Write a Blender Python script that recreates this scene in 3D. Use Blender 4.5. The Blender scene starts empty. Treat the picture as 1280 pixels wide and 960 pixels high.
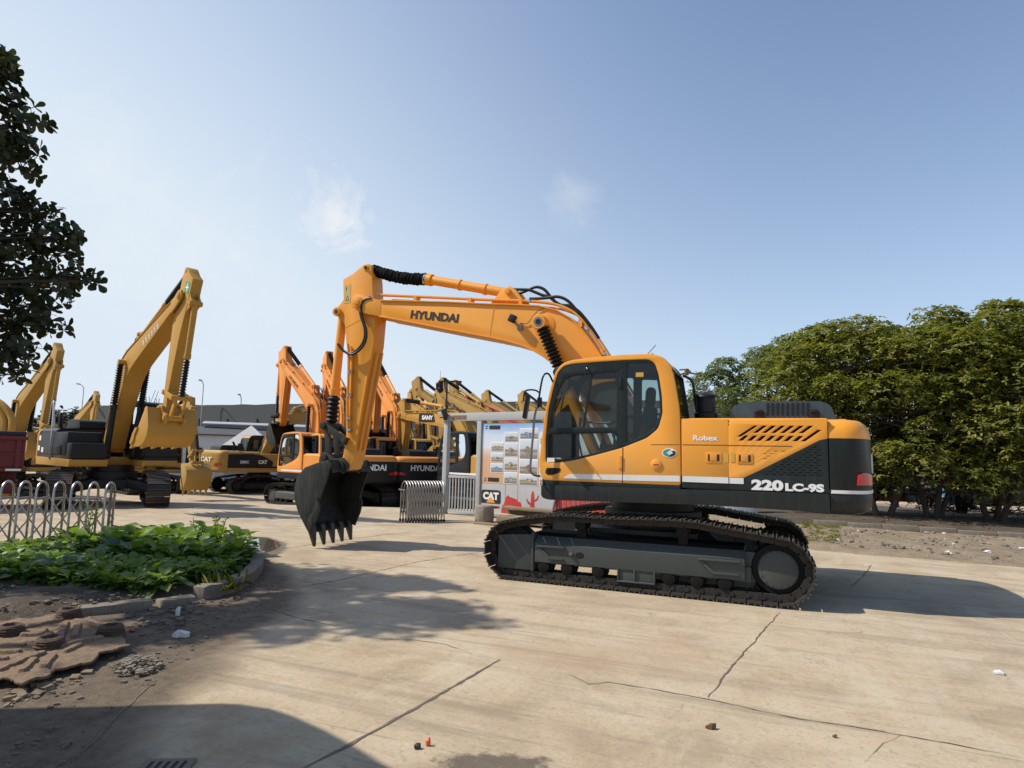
import bpy, bmesh, math, random
from mathutils import Vector, Matrix, noise

scene = bpy.context.scene
col = scene.collection
PI = math.pi
rnd = random.Random(11)
R = math.radians

# ------------------------------------------------------------------ camera
CAM = Vector((1.8313, -9.9830, 1.7367))
YAW, PITCH, ROLL, FPX = -0.39888, 0.11107, 0.023535, 800.06
FWD = Vector((math.sin(YAW)*math.cos(PITCH), math.cos(YAW)*math.cos(PITCH), math.sin(PITCH)))
_r = Vector((math.cos(YAW), -math.sin(YAW), 0)); _u = _r.cross(FWD)
RGT = _r*math.cos(ROLL) + _u*math.sin(ROLL)
UPV = -_r*math.sin(ROLL) + _u*math.cos(ROLL)
cd = bpy.data.cameras.new('camera'); cam = bpy.data.objects.new('camera', cd); col.objects.link(cam)
cd.sensor_width = 36; cd.lens = 36*FPX/1280; cd.clip_end = 3000; cd.clip_start = 0.05
cam.matrix_world = Matrix(((RGT.x, UPV.x, -FWD.x, CAM.x), (RGT.y, UPV.y, -FWD.y, CAM.y), (RGT.z, UPV.z, -FWD.z, CAM.z), (0, 0, 0, 1)))
scene.camera = cam
scene.view_settings.view_transform = 'Standard'
scene.view_settings.look = 'None'
scene.view_settings.exposure = 0
scene.view_settings.gamma = 1
scene.render.engine = 'CYCLES'
scene.cycles.max_bounces = 6
scene.cycles.transparent_max_bounces = 10
scene.cycles.caustics_reflective = False
scene.cycles.caustics_refractive = False

# surveying helpers: where a sight line meets the ground, an upright plane, or a distance
def ray(x, y): return FWD + RGT*((x-640)/FPX) - UPV*((y-480)/FPX)
def sstep(a, b, t):
    t = max(0.0, min(1.0, (t-a)/(b-a))); return t*t*(3-2*t)
def dep(x, y): return (Vector((x, y, CAM.z))-CAM).dot(FWD)
def gz(x, y): return -0.62*sstep(19.5, 28.5, dep(x, y))          # the yard falls away behind the gate
def G(x, y, z=0.0):
    d = ray(x, y); t = (z-CAM.z)/d.z; return CAM + d*t
def PX(x, y, Y):
    d = ray(x, y); p = CAM + d*((Y-CAM.y)/d.y); return (p.x, p.z)
def pos(px, depth, py=565):
    p = CAM + ray(px, py)*depth; return p
def gpos(px, depth):
    p = pos(px, depth); return Vector((p.x, p.y, gz(p.x, p.y)))

SUN_AZ = Vector((-0.927, -0.375)); SUN_EL = R(47)

# ------------------------------------------------------------------ materials
MATS = {}
def nt_new(name):
    m = bpy.data.materials.new(name); m.use_nodes = True
    nt = m.node_tree; nt.nodes.clear()
    return m, nt
def N(nt, t, **kw):
    n = nt.nodes.new(t)
    for k, v in kw.items():
        if k == 'inp':
            for a, b in v.items(): n.inputs[a].default_value = b
        else: setattr(n, k, v)
    return n
def L(nt, a, b): nt.links.new(a, b)
def mixc(nt, fac, a, b, blend='MIX'):
    n = N(nt, 'ShaderNodeMix', data_type='RGBA', blend_type=blend)
    for s, v in ((0, fac), (6, a), (7, b)):
        if hasattr(v, 'is_linked'): L(nt, v, n.inputs[s])
        else: n.inputs[s].default_value = v if s == 0 else (tuple(v)+(1,))[:4]
    return n.outputs[2]
def ramp(nt, fac, stops):
    n = N(nt, 'ShaderNodeValToRGB'); e = n.color_ramp.elements
    while len(e) < len(stops): e.new(0.5)
    for i, (p, c) in enumerate(stops):
        e[i].position = p; e[i].color = (tuple(c)+(1,))[:4] if hasattr(c, '__len__') else (c, c, c, 1)
    L(nt, fac, n.inputs[0]); return n.outputs[0]
def nse(nt, vec, scale, detail=4, rough=.55, dist=0):
    n = N(nt, 'ShaderNodeTexNoise', inp={'Scale': scale, 'Detail': detail, 'Roughness': rough, 'Distortion': dist})
    if vec is not None: L(nt, vec, n.inputs['Vector'])
    return n.outputs[0]
def mth(nt, op, a, b=0.0, clamp=False):
    n = N(nt, 'ShaderNodeMath', operation=op, use_clamp=clamp)
    for i, v in enumerate((a, b)):
        if hasattr(v, 'is_linked'): L(nt, v, n.inputs[i])
        else: n.inputs[i].default_value = v
    return n.outputs[0]

def paint(name, c, rough=.4, metal=0.0, dust=.25, dustc=(.30, .25, .19), var=.12, coat=0.0, scale=2.0, bump=.02, low=None, spec=.5):
    """painted or bare surface: slight tonal drift, dust that thickens low down, fine scuffs"""
    m, nt = nt_new(name); MATS[name] = m
    out = N(nt, 'ShaderNodeOutputMaterial'); b = N(nt, 'ShaderNodeBsdfPrincipled')
    L(nt, b.outputs[0], out.inputs[0])
    tc = N(nt, 'ShaderNodeTexCoord'); ob = tc.outputs['Object']
    n1 = nse(nt, ob, scale, 6, .6); n2 = nse(nt, ob, scale*9, 5, .65)
    mp = N(nt, 'ShaderNodeMapping', inp={'Scale': (6, 6, .7)}); L(nt, ob, mp.inputs[0])
    n3 = nse(nt, mp.outputs[0], scale*1.6, 4, .6)
    dk = tuple(x*(1-var) for x in c); lt = tuple(min(1, x*(1+var)) for x in c)
    base = mixc(nt, n1, dk, lt)
    df = mth(nt, 'MULTIPLY', ramp(nt, n3, [(.42, 0), (.8, 1)]), dust)
    df2 = mth(nt, 'MULTIPLY', ramp(nt, n2, [(.5, 0), (.75, 1)]), dust*.55)
    df = mth(nt, 'ADD', df, df2, True)
    if low is not None:
        g = N(nt, 'ShaderNodeNewGeometry'); sp = N(nt, 'ShaderNodeSeparateXYZ'); L(nt, g.outputs['Position'], sp.inputs[0])
        k = N(nt, 'ShaderNodeMapRange', inp={'From Min': low[0], 'From Max': low[1], 'To Min': low[2], 'To Max': 0.0}); L(nt, sp.outputs[2], k.inputs[0])
        df = mth(nt, 'ADD', df, mth(nt, 'MULTIPLY', k.outputs[0], mth(nt, 'ADD', n2, .3)), True)
    base = mixc(nt, df, base, dustc)
    L(nt, base, b.inputs['Base Color'])
    L(nt, mth(nt, 'ADD', mth(nt, 'MULTIPLY', df, .5), rough+.0, True), b.inputs['Roughness'])
    b.inputs['Metallic'].default_value = metal; b.inputs['Specular IOR Level'].default_value = spec
    if coat: b.inputs['Coat Weight'].default_value = coat; b.inputs['Coat Roughness'].default_value = .15
    if bump:
        bp = N(nt, 'ShaderNodeBump', inp={'Strength': bump*6, 'Distance': .004}); L(nt, n2, bp.inputs['Height']); L(nt, bp.outputs[0], b.inputs['Normal'])
    return m

paint('orange', (.82, .325, .018), .40, dust=.17, coat=.08, dustc=(.50, .34, .16), var=.09, low=(1.35, 2.1, .28))
paint('wrap', (.007, .007, .008), .9, dust=.1, dustc=(.03, .03, .03), spec=.1)
paint('orange_far', (.74, .275, .040), .5, dust=.25, dustc=(.48, .32, .18))
paint('yellow_far', (.47, .24, .026), .55, dust=.3, dustc=(.30, .22, .12))
paint('yellow_far_dull', (.40, .23, .04), .55, dust=.35, dustc=(.30, .24, .15))
paint('slate', (.0125, .019, .019), .36, dust=.16, dustc=(.085, .08, .068), spec=.24, low=(1.05, 1.6, .25))
paint('slate_frame', (.064, .074, .071), .5, dust=.22, dustc=(.12, .11, .09), low=(.1, .5, .3), spec=.2)
paint('frame_shade', (.006, .007, .007), .7, dust=.1, dustc=(.02, .018, .015), spec=.1)  # near black: shade under the upper track run, put into the colour
paint('black_far', (.012, .013, .0145), .45, dust=.12, dustc=(.06, .055, .05), spec=.3)
paint('black', (.009, .009, .010), .45, dust=.08, dustc=(.04, .04, .04), spec=.35)
paint('hood', (.030, .044, .050), .26, dust=.22, dustc=(.12, .14, .14), spec=.6)
paint('rubber', (.010, .010, .011), .5, dust=.08, dustc=(.04, .04, .04), spec=.35)
paint('track', (.030, .026, .023), .5, metal=.1, dust=.5, dustc=(.10, .082, .066), var=.4, scale=6, bump=.05, spec=.25)
paint('grouser', (.16, .14, .12), .4, metal=.6, dust=.5, dustc=(.10, .08, .06), var=.4, scale=9)
paint('chain', (.007, .0065, .0065), .6, dust=.25, dustc=(.035, .026, .02), var=.3, scale=6, spec=.2)
paint('bucket', (.017, .022, .020), .45, dust=.6, dustc=(.095, .070, .045), var=.35, scale=3, bump=.05, spec=.35)
paint('tooth', (.05, .05, .048), .4, metal=.5, dust=.5, dustc=(.12, .095, .07), var=.3, scale=6)
paint('worn_steel', (.22, .22, .22), .35, metal=.8, dust=.3, dustc=(.12, .10, .08))
paint('bright_steel', (.55, .55, .55), .22, metal=1.0, dust=.05)
paint('white', (.74, .74, .72), .4, dust=.12)
paint('letter', (.82, .82, .80), .45, dust=.04, bump=0)
paint('letter_dark', (.02, .018, .016), .5, dust=.03, bump=0)
paint('letter_dim', (.55, .46, .34), .6, dust=.2, bump=0)
paint('lens_red', (.45, .012, .015), .2, dust=.05, coat=.5, bump=0)
paint('red', (.52, .028, .028), .5, dust=.2, dustc=(.45, .3, .25))
paint('orange_red', (.50, .085, .03), .5, dust=.3, dustc=(.3, .15, .1))
paint('truck_red', (.13, .008, .010), .5, dust=.3, dustc=(.10, .05, .04))
paint('truck_blue', (.012, .016, .03), .5, dust=.2, dustc=(.06, .06, .06))
paint('grey_paint', (.40, .41, .41), .5, dust=.25, dustc=(.28, .25, .22))
paint('panel_grey', (.50, .51, .50), .45, dust=.15)
paint('stainless', (.40, .385, .36), .30, metal=.85, dust=.45, dustc=(.22, .18, .13), scale=5)
paint('seat', (.020, .021, .023), .8, dust=.05)
paint('recess', (.004, .004, .004), .8, dust=0, bump=0)
paint('sticker', (.60, .36, .05), .5, dust=.05, bump=0)
paint('sticker_yellow', (.58, .46, .16), .6, dust=.1, bump=0)
paint('teal', (.03, .28, .25), .5, dust=.0, bump=0)
paint('green_sign', (.03, .30, .12), .5, dust=.1, bump=0)
paint('wall_grey', (.34, .36, .38), .8, dust=.3, dustc=(.25, .24, .23), scale=.4)
paint('wall_pale', (.55, .57, .58), .8, dust=.3, dustc=(.4, .4, .4), scale=.4)
paint('netting', (.070, .074, .078), .9, dust=.5, dustc=(.12, .12, .12), scale=.6)
paint('plaster', (.62, .60, .56), .85, dust=.3, dustc=(.4, .37, .32), scale=.8)
paint('timber', (.20, .145, .09), .85, dust=.5, dustc=(.30, .25, .18), var=.4, scale=4, bump=.1)
paint('stone', (.235, .20, .165), .9, dust=.5, dustc=(.32, .27, .21), var=.4, scale=6, bump=.15)
paint('grit', (.14, .115, .09), .95, dust=.5, dustc=(.26, .21, .16), var=.5, scale=9)
paint('kerbstone', (.235, .20, .155), .95, dust=.75, dustc=(.10, .078, .055), var=.35, scale=7, bump=.25)
paint('clay', (.225, .155, .10), .95, dust=.7, dustc=(.12, .078, .05), var=.3, scale=7, bump=.25)
paint('clay_dark', (.10, .062, .046), .9, dust=.5, dustc=(.06, .04, .032), var=.3, scale=9, bump=.2)
paint('bark', (.11, .085, .062), .95, dust=.5, dustc=(.05, .04, .03), var=.35, scale=5, bump=.3)
paint('twig', (.05, .04, .03), .9, dust=.2, dustc=(.03, .025, .02))
paint('litter_white', (.7, .7, .68), .6, dust=.2)
paint('litter_orange', (.75, .12, .03), .5, dust=.1)
paint('leaf_dry', (.15, .075, .035), .85, dust=.2)
paint('iron', (.05, .045, .04), .6, metal=.4, dust=.5, dustc=(.12, .10, .08))
paint('pole_grey', (.35, .36, .37), .5, dust=.1)

def glass_mat(name, tint, gl=.06):
    m, nt = nt_new(name); MATS[name] = m
    out = N(nt, 'ShaderNodeOutputMaterial'); t = N(nt, 'ShaderNodeBsdfTransparent'); t.inputs[0].default_value = tint+(1,)
    g = N(nt, 'ShaderNodeBsdfGlossy'); g.inputs['Roughness'].default_value = .03; g.inputs[0].default_value = (.9, .95, .95, 1)
    fr = N(nt, 'ShaderNodeFresnel'); fr.inputs[0].default_value = 1.5
    ms = N(nt, 'ShaderNodeMixShader'); L(nt, fr.outputs[0], ms.inputs[0]); L(nt, t.outputs[0], ms.inputs[1]); L(nt, g.outputs[0], ms.inputs[2])
    L(nt, ms.outputs[0], out.inputs[0])
glass_mat('glass', (.60, .68, .66)); glass_mat('glass_dark', (.16, .18, .18))

def leaf_mat(name, cols, trans=.35, rough=.55):
    m, nt = nt_new(name); MATS[name] = m
    out = N(nt, 'ShaderNodeOutputMaterial'); b = N(nt, 'ShaderNodeBsdfPrincipled'); g = N(nt, 'ShaderNodeNewGeometry')
    c = ramp(nt, g.outputs['Random Per Island'], [(i/(len(cols)-1), k) for i, k in enumerate(cols)])
    L(nt, c, b.inputs['Base Color']); b.inputs['Roughness'].default_value = rough; b.inputs['Specular IOR Level'].default_value = .28
    tr = N(nt, 'ShaderNodeBsdfTranslucent')
    cc = mixc(nt, 1.0, c, (1.5, 1.6, .7), 'MULTIPLY'); L(nt, cc, tr.inputs[0])
    ms = N(nt, 'ShaderNodeMixShader'); ms.inputs[0].default_value = trans
    L(nt, b.outputs[0], ms.inputs[1]); L(nt, tr.outputs[0], ms.inputs[2]); L(nt, ms.outputs[0], out.inputs[0])
leaf_mat('leaf_hedge', [(.066, .090, .019), (.130, .142, .028), (.21, .205, .040), (.31, .275, .06), (.085, .11, .023), (.16, .17, .034)], .35)
leaf_mat('leaf_hedge_far', [(.085, .12, .04), (.115, .15, .048), (.16, .18, .06), (.10, .13, .044)], .32)
leaf_mat('leaf_magnolia', [(.020, .032, .016), (.030, .044, .020), (.045, .058, .024), (.024, .036, .018), (.07, .06, .025)], .18, .4)
leaf_mat('leaf_autumn', [(.30, .16, .02), (.22, .13, .02), (.12, .10, .02)], .35)
leaf_mat('leaf_green', [(.045, .10, .014), (.09, .165, .024), (.19, .27, .055), (.070, .135, .02), (.13, .21, .036), (.05, .11, .02)], .32, .45)
leaf_mat('leaf_lime', [(.12, .22, .03), (.17, .27, .04), (.2, .27, .05)], .35, .45)
leaf_mat('leaf_blue', [(.035, .085, .045), (.05, .11, .055)], .2, .4)
leaf_mat('leaf_wood', [(.022, .026, .016), (.032, .036, .022), (.04, .045, .03)], .1, .8)

# ------------------------------------------------------------------ mesh building
class MB:
    def __init__(s): s.v = []; s.f = []; s.second = []
    def add(s, vs, fs):
        o = len(s.v); s.v += [tuple(v) for v in vs]; s.f += [tuple(o+i for i in f) for f in fs]; return s
    def box(s, a, b, M=None):
        x0, y0, z0 = a; x1, y1, z1 = b
        vs = [Vector(p) for p in ((x0, y0, z0), (x1, y0, z0), (x1, y1, z0), (x0, y1, z0), (x0, y0, z1), (x1, y0, z1), (x1, y1, z1), (x0, y1, z1))]
        if M: vs = [M @ v for v in vs]
        return s.add(vs, [(0, 3, 2, 1), (4, 5, 6, 7), (0, 1, 5, 4), (1, 2, 6, 5), (2, 3, 7, 6), (3, 0, 4, 7)])
    def cbox(s, c, d, M=None):
        T = Matrix.Translation(c) @ (M or Matrix())
        return s.box((-d[0]/2, -d[1]/2, -d[2]/2), (d[0]/2, d[1]/2, d[2]/2), T)
    def prism(s, pts, y0, y1, ax='y'):
        n = len(pts)
        f = (lambda p, y: (p[0], y, p[1])) if ax == 'y' else ((lambda p, y: (p[0], p[1], y)) if ax == 'z' else (lambda p, y: (y, p[0], p[1])))
        vs = [f(p, y0) for p in pts]+[f(p, y1) for p in pts]
        fs = [tuple(range(n)), tuple(range(2*n-1, n-1, -1))]+[(i, i+n, (i+1) % n+n, (i+1) % n) for i in range(n)]
        return s.add(vs, fs)
    def loft(s, rings, cap=True, closed=True):
        n = len(rings[0]); vs = [p for r in rings for p in r]; fs = []
        for k in range(len(rings)-1):
            for i in range(n if closed else n-1):
                a, b = k*n+i, k*n+(i+1) % n; fs.append((a, b, b+n, a+n))
        if cap: fs.append(tuple(range(n-1, -1, -1))); fs.append(tuple(range((len(rings)-1)*n, len(rings)*n)))
        return s.add(vs, fs)
    def cyl(s, p0, p1, r0, r1=None, seg=16, cap=True):
        p0, p1 = Vector(p0), Vector(p1); r1 = r0 if r1 is None else r1
        d = (p1-p0).normalized(); a = d.orthogonal().normalized(); b = d.cross(a)
        ring = lambda c, r: [c+(a*math.cos(t*2*PI/seg)+b*math.sin(t*2*PI/seg))*r for t in range(seg)]
        return s.loft([ring(p0, r0), ring(p1, r1)], cap)
    def rod(s, p0, p1, prof, seg=14):
        """turned shape: prof = [(t along 0..1, radius)]"""
        p0, p1 = Vector(p0), Vector(p1); d = (p1-p0).normalized(); a = d.orthogonal().normalized(); b = d.cross(a)
        return s.loft([[p0.lerp(p1, t)+(a*math.cos(k*2*PI/seg)+b*math.sin(k*2*PI/seg))*max(r, 1e-4) for k in range(seg)] for t, r in prof])
    def tube(s, pts, r, seg=7, rad=None):
        P = [Vector(p) for p in pts]; rings = []; pa = None
        for i, p in enumerate(P):
            d = ((P[min(i+1, len(P)-1)])-(P[max(i-1, 0)])).normalized()
            a = d.orthogonal().normalized() if pa is None else (pa-d*pa.dot(d)).normalized()
            pa = a; b = d.cross(a); rr = rad[i] if rad else r
            rings.append([p+(a*math.cos(k*2*PI/seg)+b*math.sin(k*2*PI/seg))*rr for k in range(seg)])
        return s.loft(rings)
    def sphere(s, c, r, seg=12, rows=8, sc=(1, 1, 1)):
        c = Vector(c); rings = []
        for j in range(rows+1):
            t = -PI/2+PI*j/rows; rr = max(math.cos(t), .02)*r
            rings.append([c+Vector((math.cos(k*2*PI/seg)*rr*sc[0], math.sin(k*2*PI/seg)*rr*sc[1], math.sin(t)*r*sc[2])) for k in range(seg)])
        return s.loft(rings)

def spline(pts, sub=5, closed=False):
    """Catmull-Rom through points"""
    P = [Vector(p) for p in pts]; n = len(P); out = []
    rng = range(n) if closed else range(n-1)
    for i in rng:
        g = (lambda k: P[k % n]) if closed else (lambda k: P[max(0, min(n-1, k))])
        a, b, c, d = g(i-1), g(i), g(i+1), g(i+2)
        for k in range(sub):
            t = k/sub
            out.append(.5*((2*b)+(c-a)*t+(2*a-5*b+4*c-d)*t*t+(3*b-a-3*c+d)*t**3))
    if not closed: out.append(P[-1])
    return out
def fillet(pts, r, seg=4):
    """round the corners of a 2D polygon"""
    out = []; n = len(pts)
    for i, p in enumerate(pts):
        rr = r[i] if hasattr(r, '__len__') else r
        p = Vector(p); a = Vector(pts[i-1])-p; b = Vector(pts[(i+1) % n])-p
        rr = min(rr, a.length*.48, b.length*.48)
        if rr < 1e-4: out.append(tuple(p)); continue
        A = p+a.normalized()*rr; B = p+b.normalized()*rr
        for k in range(seg+1):
            t = k/seg; out.append(tuple(A*(1-t)**2+p*2*t*(1-t)+B*t*t))
    return out

def finish(me, smooth=38, bevel=0, seg=2):
    bm = bmesh.new(); bm.from_mesh(me)
    bmesh.ops.remove_doubles(bm, verts=bm.verts, dist=1e-5)
    bmesh.ops.recalc_face_normals(bm, faces=bm.faces)
    if bevel:
        es = [e for e in bm.edges if len(e.link_faces) == 2 and e.calc_face_angle(0) > R(28)]
        bmesh.ops.bevel(bm, geom=es, offset=bevel, segments=seg, affect='EDGES', clamp_overlap=True, profile=.6)
    bm.to_mesh(me); bm.free()
    if smooth:
        me.shade_smooth(); me.set_sharp_from_angle(angle=R(smooth))
    else: me.shade_flat()
MESH = {}
def link(name, me, parent=None, mat=None, M=None):
    o = bpy.data.objects.new(name, me); col.objects.link(o)
    if parent is not None: o.parent = parent
    if M is not None: o.matrix_basis = M
    if mat and me is not None and not me.materials: me.materials.append(MATS[mat])
    return o
def part(name, mat, fn, parent=None, key=None, bevel=0, smooth=38, M=None, seg=2, mat2=None):
    """one mesh object; fn fills an MB; meshes with the same key are shared"""
    k = (key, name, mat) if key is not None else None
    if k and k in MESH: return link(name, MESH[k], parent, None, M)
    mb = MB(); fn(mb)
    me = bpy.data.meshes.new(name); me.from_pydata(mb.v, [], mb.f); me.update(); me.materials.append(MATS[mat])
    if mb.second:
        me.materials.append(MATS[mat2])
        for a, b in mb.second:
            for i in range(a, b): me.polygons[i].material_index = 1
    finish(me, smooth, bevel, seg)
    if k: MESH[k] = me
    return link(name, me, parent, None, M)
def plate_mesh(outer, holes=(), y0=0, y1=.02, bevel=0.0):
    """flat plate in the XZ plane with real cut-outs"""
    cu = bpy.data.curves.new('plate', 'CURVE'); cu.dimensions = '2D'; cu.fill_mode = 'BOTH'
    cu.extrude = max((y1-y0)/2-bevel, 1e-4); cu.bevel_depth = bevel; cu.bevel_resolution = 1
    for pts in [outer]+list(holes):
        sp = cu.splines.new('POLY'); sp.points.add(len(pts)-1); sp.use_cyclic_u = True
        for q, p in zip(sp.points, pts): q.co = (p[0], p[1], 0, 1)
    ob = bpy.data.objects.new('plate', cu); col.objects.link(ob)
    me = bpy.data.meshes.new_from_object(ob.evaluated_get(bpy.context.evaluated_depsgraph_get()))
    bpy.data.objects.remove(ob); bpy.data.curves.remove(cu)
    ym = (y0+y1)/2
    for v in me.vertices: v.co = Vector((v.co.x, ym-v.co.z, v.co.y))
    me.materials.clear()
    return me
def plate(name, mat, outer, holes=(), y0=0, y1=.02, bevel=0.0, parent=None, key=None, M=None):
    k = (key, name, mat) if key is not None else None
    if k and k in MESH: return link(name, MESH[k], parent, None, M)
    me = plate_mesh(outer, holes, y0, y1, bevel); finish(me, 30); me.materials.append(MATS[mat])
    if k: MESH[k] = me
    return link(name, me, parent, None, M)
def text(name, body, mat, origin, right, up, w, h, parent=None, bold=.02, thick=.003, key=None, shear=0, space=1.0):
    """raised lettering; lower left corner at origin, fitted to w x h"""
    k = ('text', body, mat, round(w, 3), round(h, 3), bold)
    r = Vector(right).normalized(); u = Vector(up).normalized(); n = r.cross(u)
    M = Matrix(((r.x, u.x, n.x, origin[0]), (r.y, u.y, n.y, origin[1]), (r.z, u.z, n.z, origin[2]), (0, 0, 0, 1)))
    if k not in MESH:
        cu = bpy.data.curves.new('t', 'FONT'); cu.body = body; cu.size = 1; cu.offset = bold; cu.extrude = .02; cu.shear = shear; cu.resolution_u = 3; cu.space_character = space
        ob = bpy.data.objects.new('t', cu); col.objects.link(ob)
        me = bpy.data.meshes.new_from_object(ob.evaluated_get(bpy.context.evaluated_depsgraph_get()))
        bpy.data.objects.remove(ob); bpy.data.curves.remove(cu)
        xs = [v.co.x for v in me.vertices]; ys = [v.co.y for v in me.vertices]
        x0, x1, y0, y1 = min(xs), max(xs), min(ys), max(ys)
        for v in me.vertices: v.co = Vector(((v.co.x-x0)/(x1-x0)*w, (v.co.y-y0)/(y1-y0)*h, v.co.z/.02*thick))
        me.materials.clear(); me.materials.append(MATS[mat]); me.shade_flat(); MESH[k] = me
    return link(name, MESH[k], parent, None, M)
def empty(name, loc=(0, 0, 0), rz=0, scale=1):
    o = bpy.data.objects.new(name, None); col.objects.link(o); o.location = loc; o.rotation_euler = (0, 0, rz); o.scale = (scale,)*3
    o.empty_display_size = .2
    return o
def tag(o, label, cat, group=None, kind=None):
    o['label'] = label
    if cat: o['category'] = cat
    if group: o['group'] = group
    if kind: o['kind'] = kind
    return o
def struct(o): o['kind'] = 'structure'; return o
def dup(o, loc, rz=0, scale=1, label=None, group=None):
    c = o.copy(); col.objects.link(c); c.location = loc; c.rotation_euler = (0, 0, rz); c.scale = (scale,)*3 if not hasattr(scale, '__len__') else scale
    if label: c['label'] = label
    if group: c['group'] = group
    for ch in o.children:
        d = ch.copy(); col.objects.link(d); d.parent = c
        for g in ch.children:
            e = g.copy(); col.objects.link(e); e.parent = d
    return c
# ------------------------------------------------------------------ excavators
# local frame: front is -X, left side is -Y, ground at z = 0; shapes stand in the pose of the near machine
BF = Vector((-.05, 0, 1.70)); AP = Vector((-5.42, 0, 4.52)); KP = Vector((-5.64, 0, 1.47))
LEV = Vector((-5.60, 0, 1.94)); LQ = Vector((-6.02, 0, 1.62)); ARM_TOP = Vector((-5.35, 0, 5.21)); CYL_A = Vector((-2.42, 0, 4.52)); BCYL = Vector((-5.98, 0, 4.42)); BPIN = Vector((-1.71, 0, 3.87)); BBASE = Vector((-.62, 0, 1.45))
def rot_about(p, a): return Matrix.Translation(p) @ Matrix.Rotation(a, 4, 'Y') @ Matrix.Translation(-p)

CABP = [(-1.30, 1.41), (-1.345, 1.62), (-1.31, 1.98), (-1.26, 2.40), (-1.19, 2.72), (-1.12, 2.94), (-1.03, 3.045), (-.90, 3.09), (-.56, 3.12), (-.17, 3.14), (.24, 3.135), (.39, 3.09), (.48, 2.98), (.53, 2.78), (.585, 2.44), (.60, 2.27), (.605, 1.46), (.60, 1.41)]
CABD = [(-1.265, 1.64), (-1.272, 1.98), (-1.235, 2.40), (-1.165, 2.72), (-1.10, 2.94), (-1.0, 3.035), (-.85, 3.06), (-.15, 3.085), (.20, 3.085), (.29, 3.03), (.345, 2.86), (.385, 2.58), (.395, 2.34), (.335, 2.13), (.18, 2.0), (-.15, 1.865), (-.57, 1.745), (-.86, 1.675), (-1.07, 1.64)]
GL1 = fillet([(-1.21, 2.13), (-1.175, 2.38), (-1.09, 2.69), (-1.0, 2.84), (-.88, 2.885), (-.27, 2.925), (-.235, 2.90), (-.235, 2.15)], .04, 3)
GL2 = fillet([(-1.235, 2.05), (-.235, 2.08), (-.235, 1.885), (-.57, 1.785), (-.86, 1.715), (-1.06, 1.68), (-1.225, 1.685)], .03, 3)
GL3 = fillet([(-.105, 3.04), (.19, 3.035), (.26, 2.98), (.31, 2.82), (.345, 2.58), (.355, 2.34), (.30, 2.16), (.16, 2.05), (-.06, 1.945), (-.105, 1.935)], .05, 3)

def track_path():
    P = []
    for k in range(9): a = R(-100-k*20); P.append((-1.72+.39*math.cos(a)*1.0, .415+.39*math.sin(a)))     # round the idler, bottom to top
    P += [(-1.45, .87), (-.95, .935), (-.3, .935), (.3, .955), (.75, .955), (1.15, .905), (1.5, .86)]
    for k in range(10): a = R(88-k*20); P.append((1.765+.395*math.cos(a), .425+.395*math.sin(a)))
    P += [(1.3, .03), (.6, .03), (0, .03), (-.6, .03), (-1.2, .03)]
    return P
def belt(fn_full):
    def fn(mb):
        pts = spline([(x, z, 0) for x, z in track_path()], 8, True)
        n = len(pts); L_ = [0]
        for i in range(n): L_.append(L_[-1]+(pts[(i+1) % n]-pts[i]).length)
        tot = L_[-1]; cnt = 52; pitch = tot/cnt; i = 0
        for k in range(cnt):
            s = k*pitch
            while L_[i+1] < s: i += 1
            t = (s-L_[i])/(L_[i+1]-L_[i]); p = pts[i].lerp(pts[(i+1) % n], t)
            d = (pts[(i+1) % n]-pts[i]).normalized()
            # local axes: tangent d, outward normal
            nrm = Vector((-d.y, d.x, 0)) if True else None
            c = Vector((0, .43, 0)); 
            if nrm.dot(p-Vector((p.x*.8, .45, 0))) < 0: nrm = -nrm
            M = Matrix(((d.x, 0, nrm.x, p.x), (0, 1, 0, 0), (d.y, 0, nrm.y, p.y), (0, 0, 0, 1)))
            mb.box((-pitch*.46, -.30, -.012), (pitch*.46, .30, .006), M)
            for q, hh in ((-.42, .026), (-.05, .020), (.36, .020)) if fn_full else ((-.40, .024),):
                f0 = len(mb.f); mb.box((pitch*q-.008, -.30, .006), (pitch*q+.008, .30, hh), M); mb.second.append((f0, len(mb.f)))
            if fn_full:
                for y in (-.11, .11): mb.box((-pitch*.46, y-.03, -.10), (pitch*.46, y+.03, -.012), M)
                mb.cyl(M @ Vector((pitch*.45, -.155, -.055)), M @ Vector((pitch*.45, .155, -.055)), .030, seg=8)
                for y in (-.11, .11): mb.box((-pitch*.2, y-.05, -.03), (pitch*.2, y+.05, -.012), M)
            else: mb.box((-pitch*.46, -.14, -.10), (pitch*.46, .14, -.012), M)
    return fn

def two_circle(a, ra, b, rb, away):
    d = (b-a); D = d.length; ra_ = ra; x = (D*D+ra*ra-rb*rb)/(2*D); h = math.sqrt(max(ra*ra-x*x, 0)); e = d/D; nrm = Vector((-e.z, 0, e.x))
    c1, c2 = a+e*x+nrm*h, a+e*x-nrm*h
    return c1 if (c1-away).length > (c2-away).length else c2

STY = {
 'near': dict(p='orange', d='slate', cw='slate', cap='orange', fr='slate_frame', bk='bucket', boot='rubber'),
 'orange': dict(p='orange_far', d='black_far', cw='black_far', cap='orange_far', fr='slate_frame', bk='bucket', boot='black_far'),
 'yellow': dict(cab='black_far', hs='black_far', tk='black_far', p='yellow_far', d='black_far', cw='yellow_far', cap='yellow_far', fr='black_far', bk='yellow_far', boot='black_far'),
 'dull': dict(p='yellow_far_dull', d='black_far', cw='yellow_far_dull', cap='yellow_far_dull', fr='black_far', bk='yellow_far_dull', boot='black_far'),
 'red': dict(p='orange_red', d='black_far', cw='black_far', cap='orange_red', fr='black_far', bk='black_far', boot='black_far'),
 'blackcab': dict(p='yellow_far', d='black_far', cw='black_far', cap='yellow_far', fr='black_far', bk='black_far', boot='black_far', cab='black_far'),
}

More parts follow.
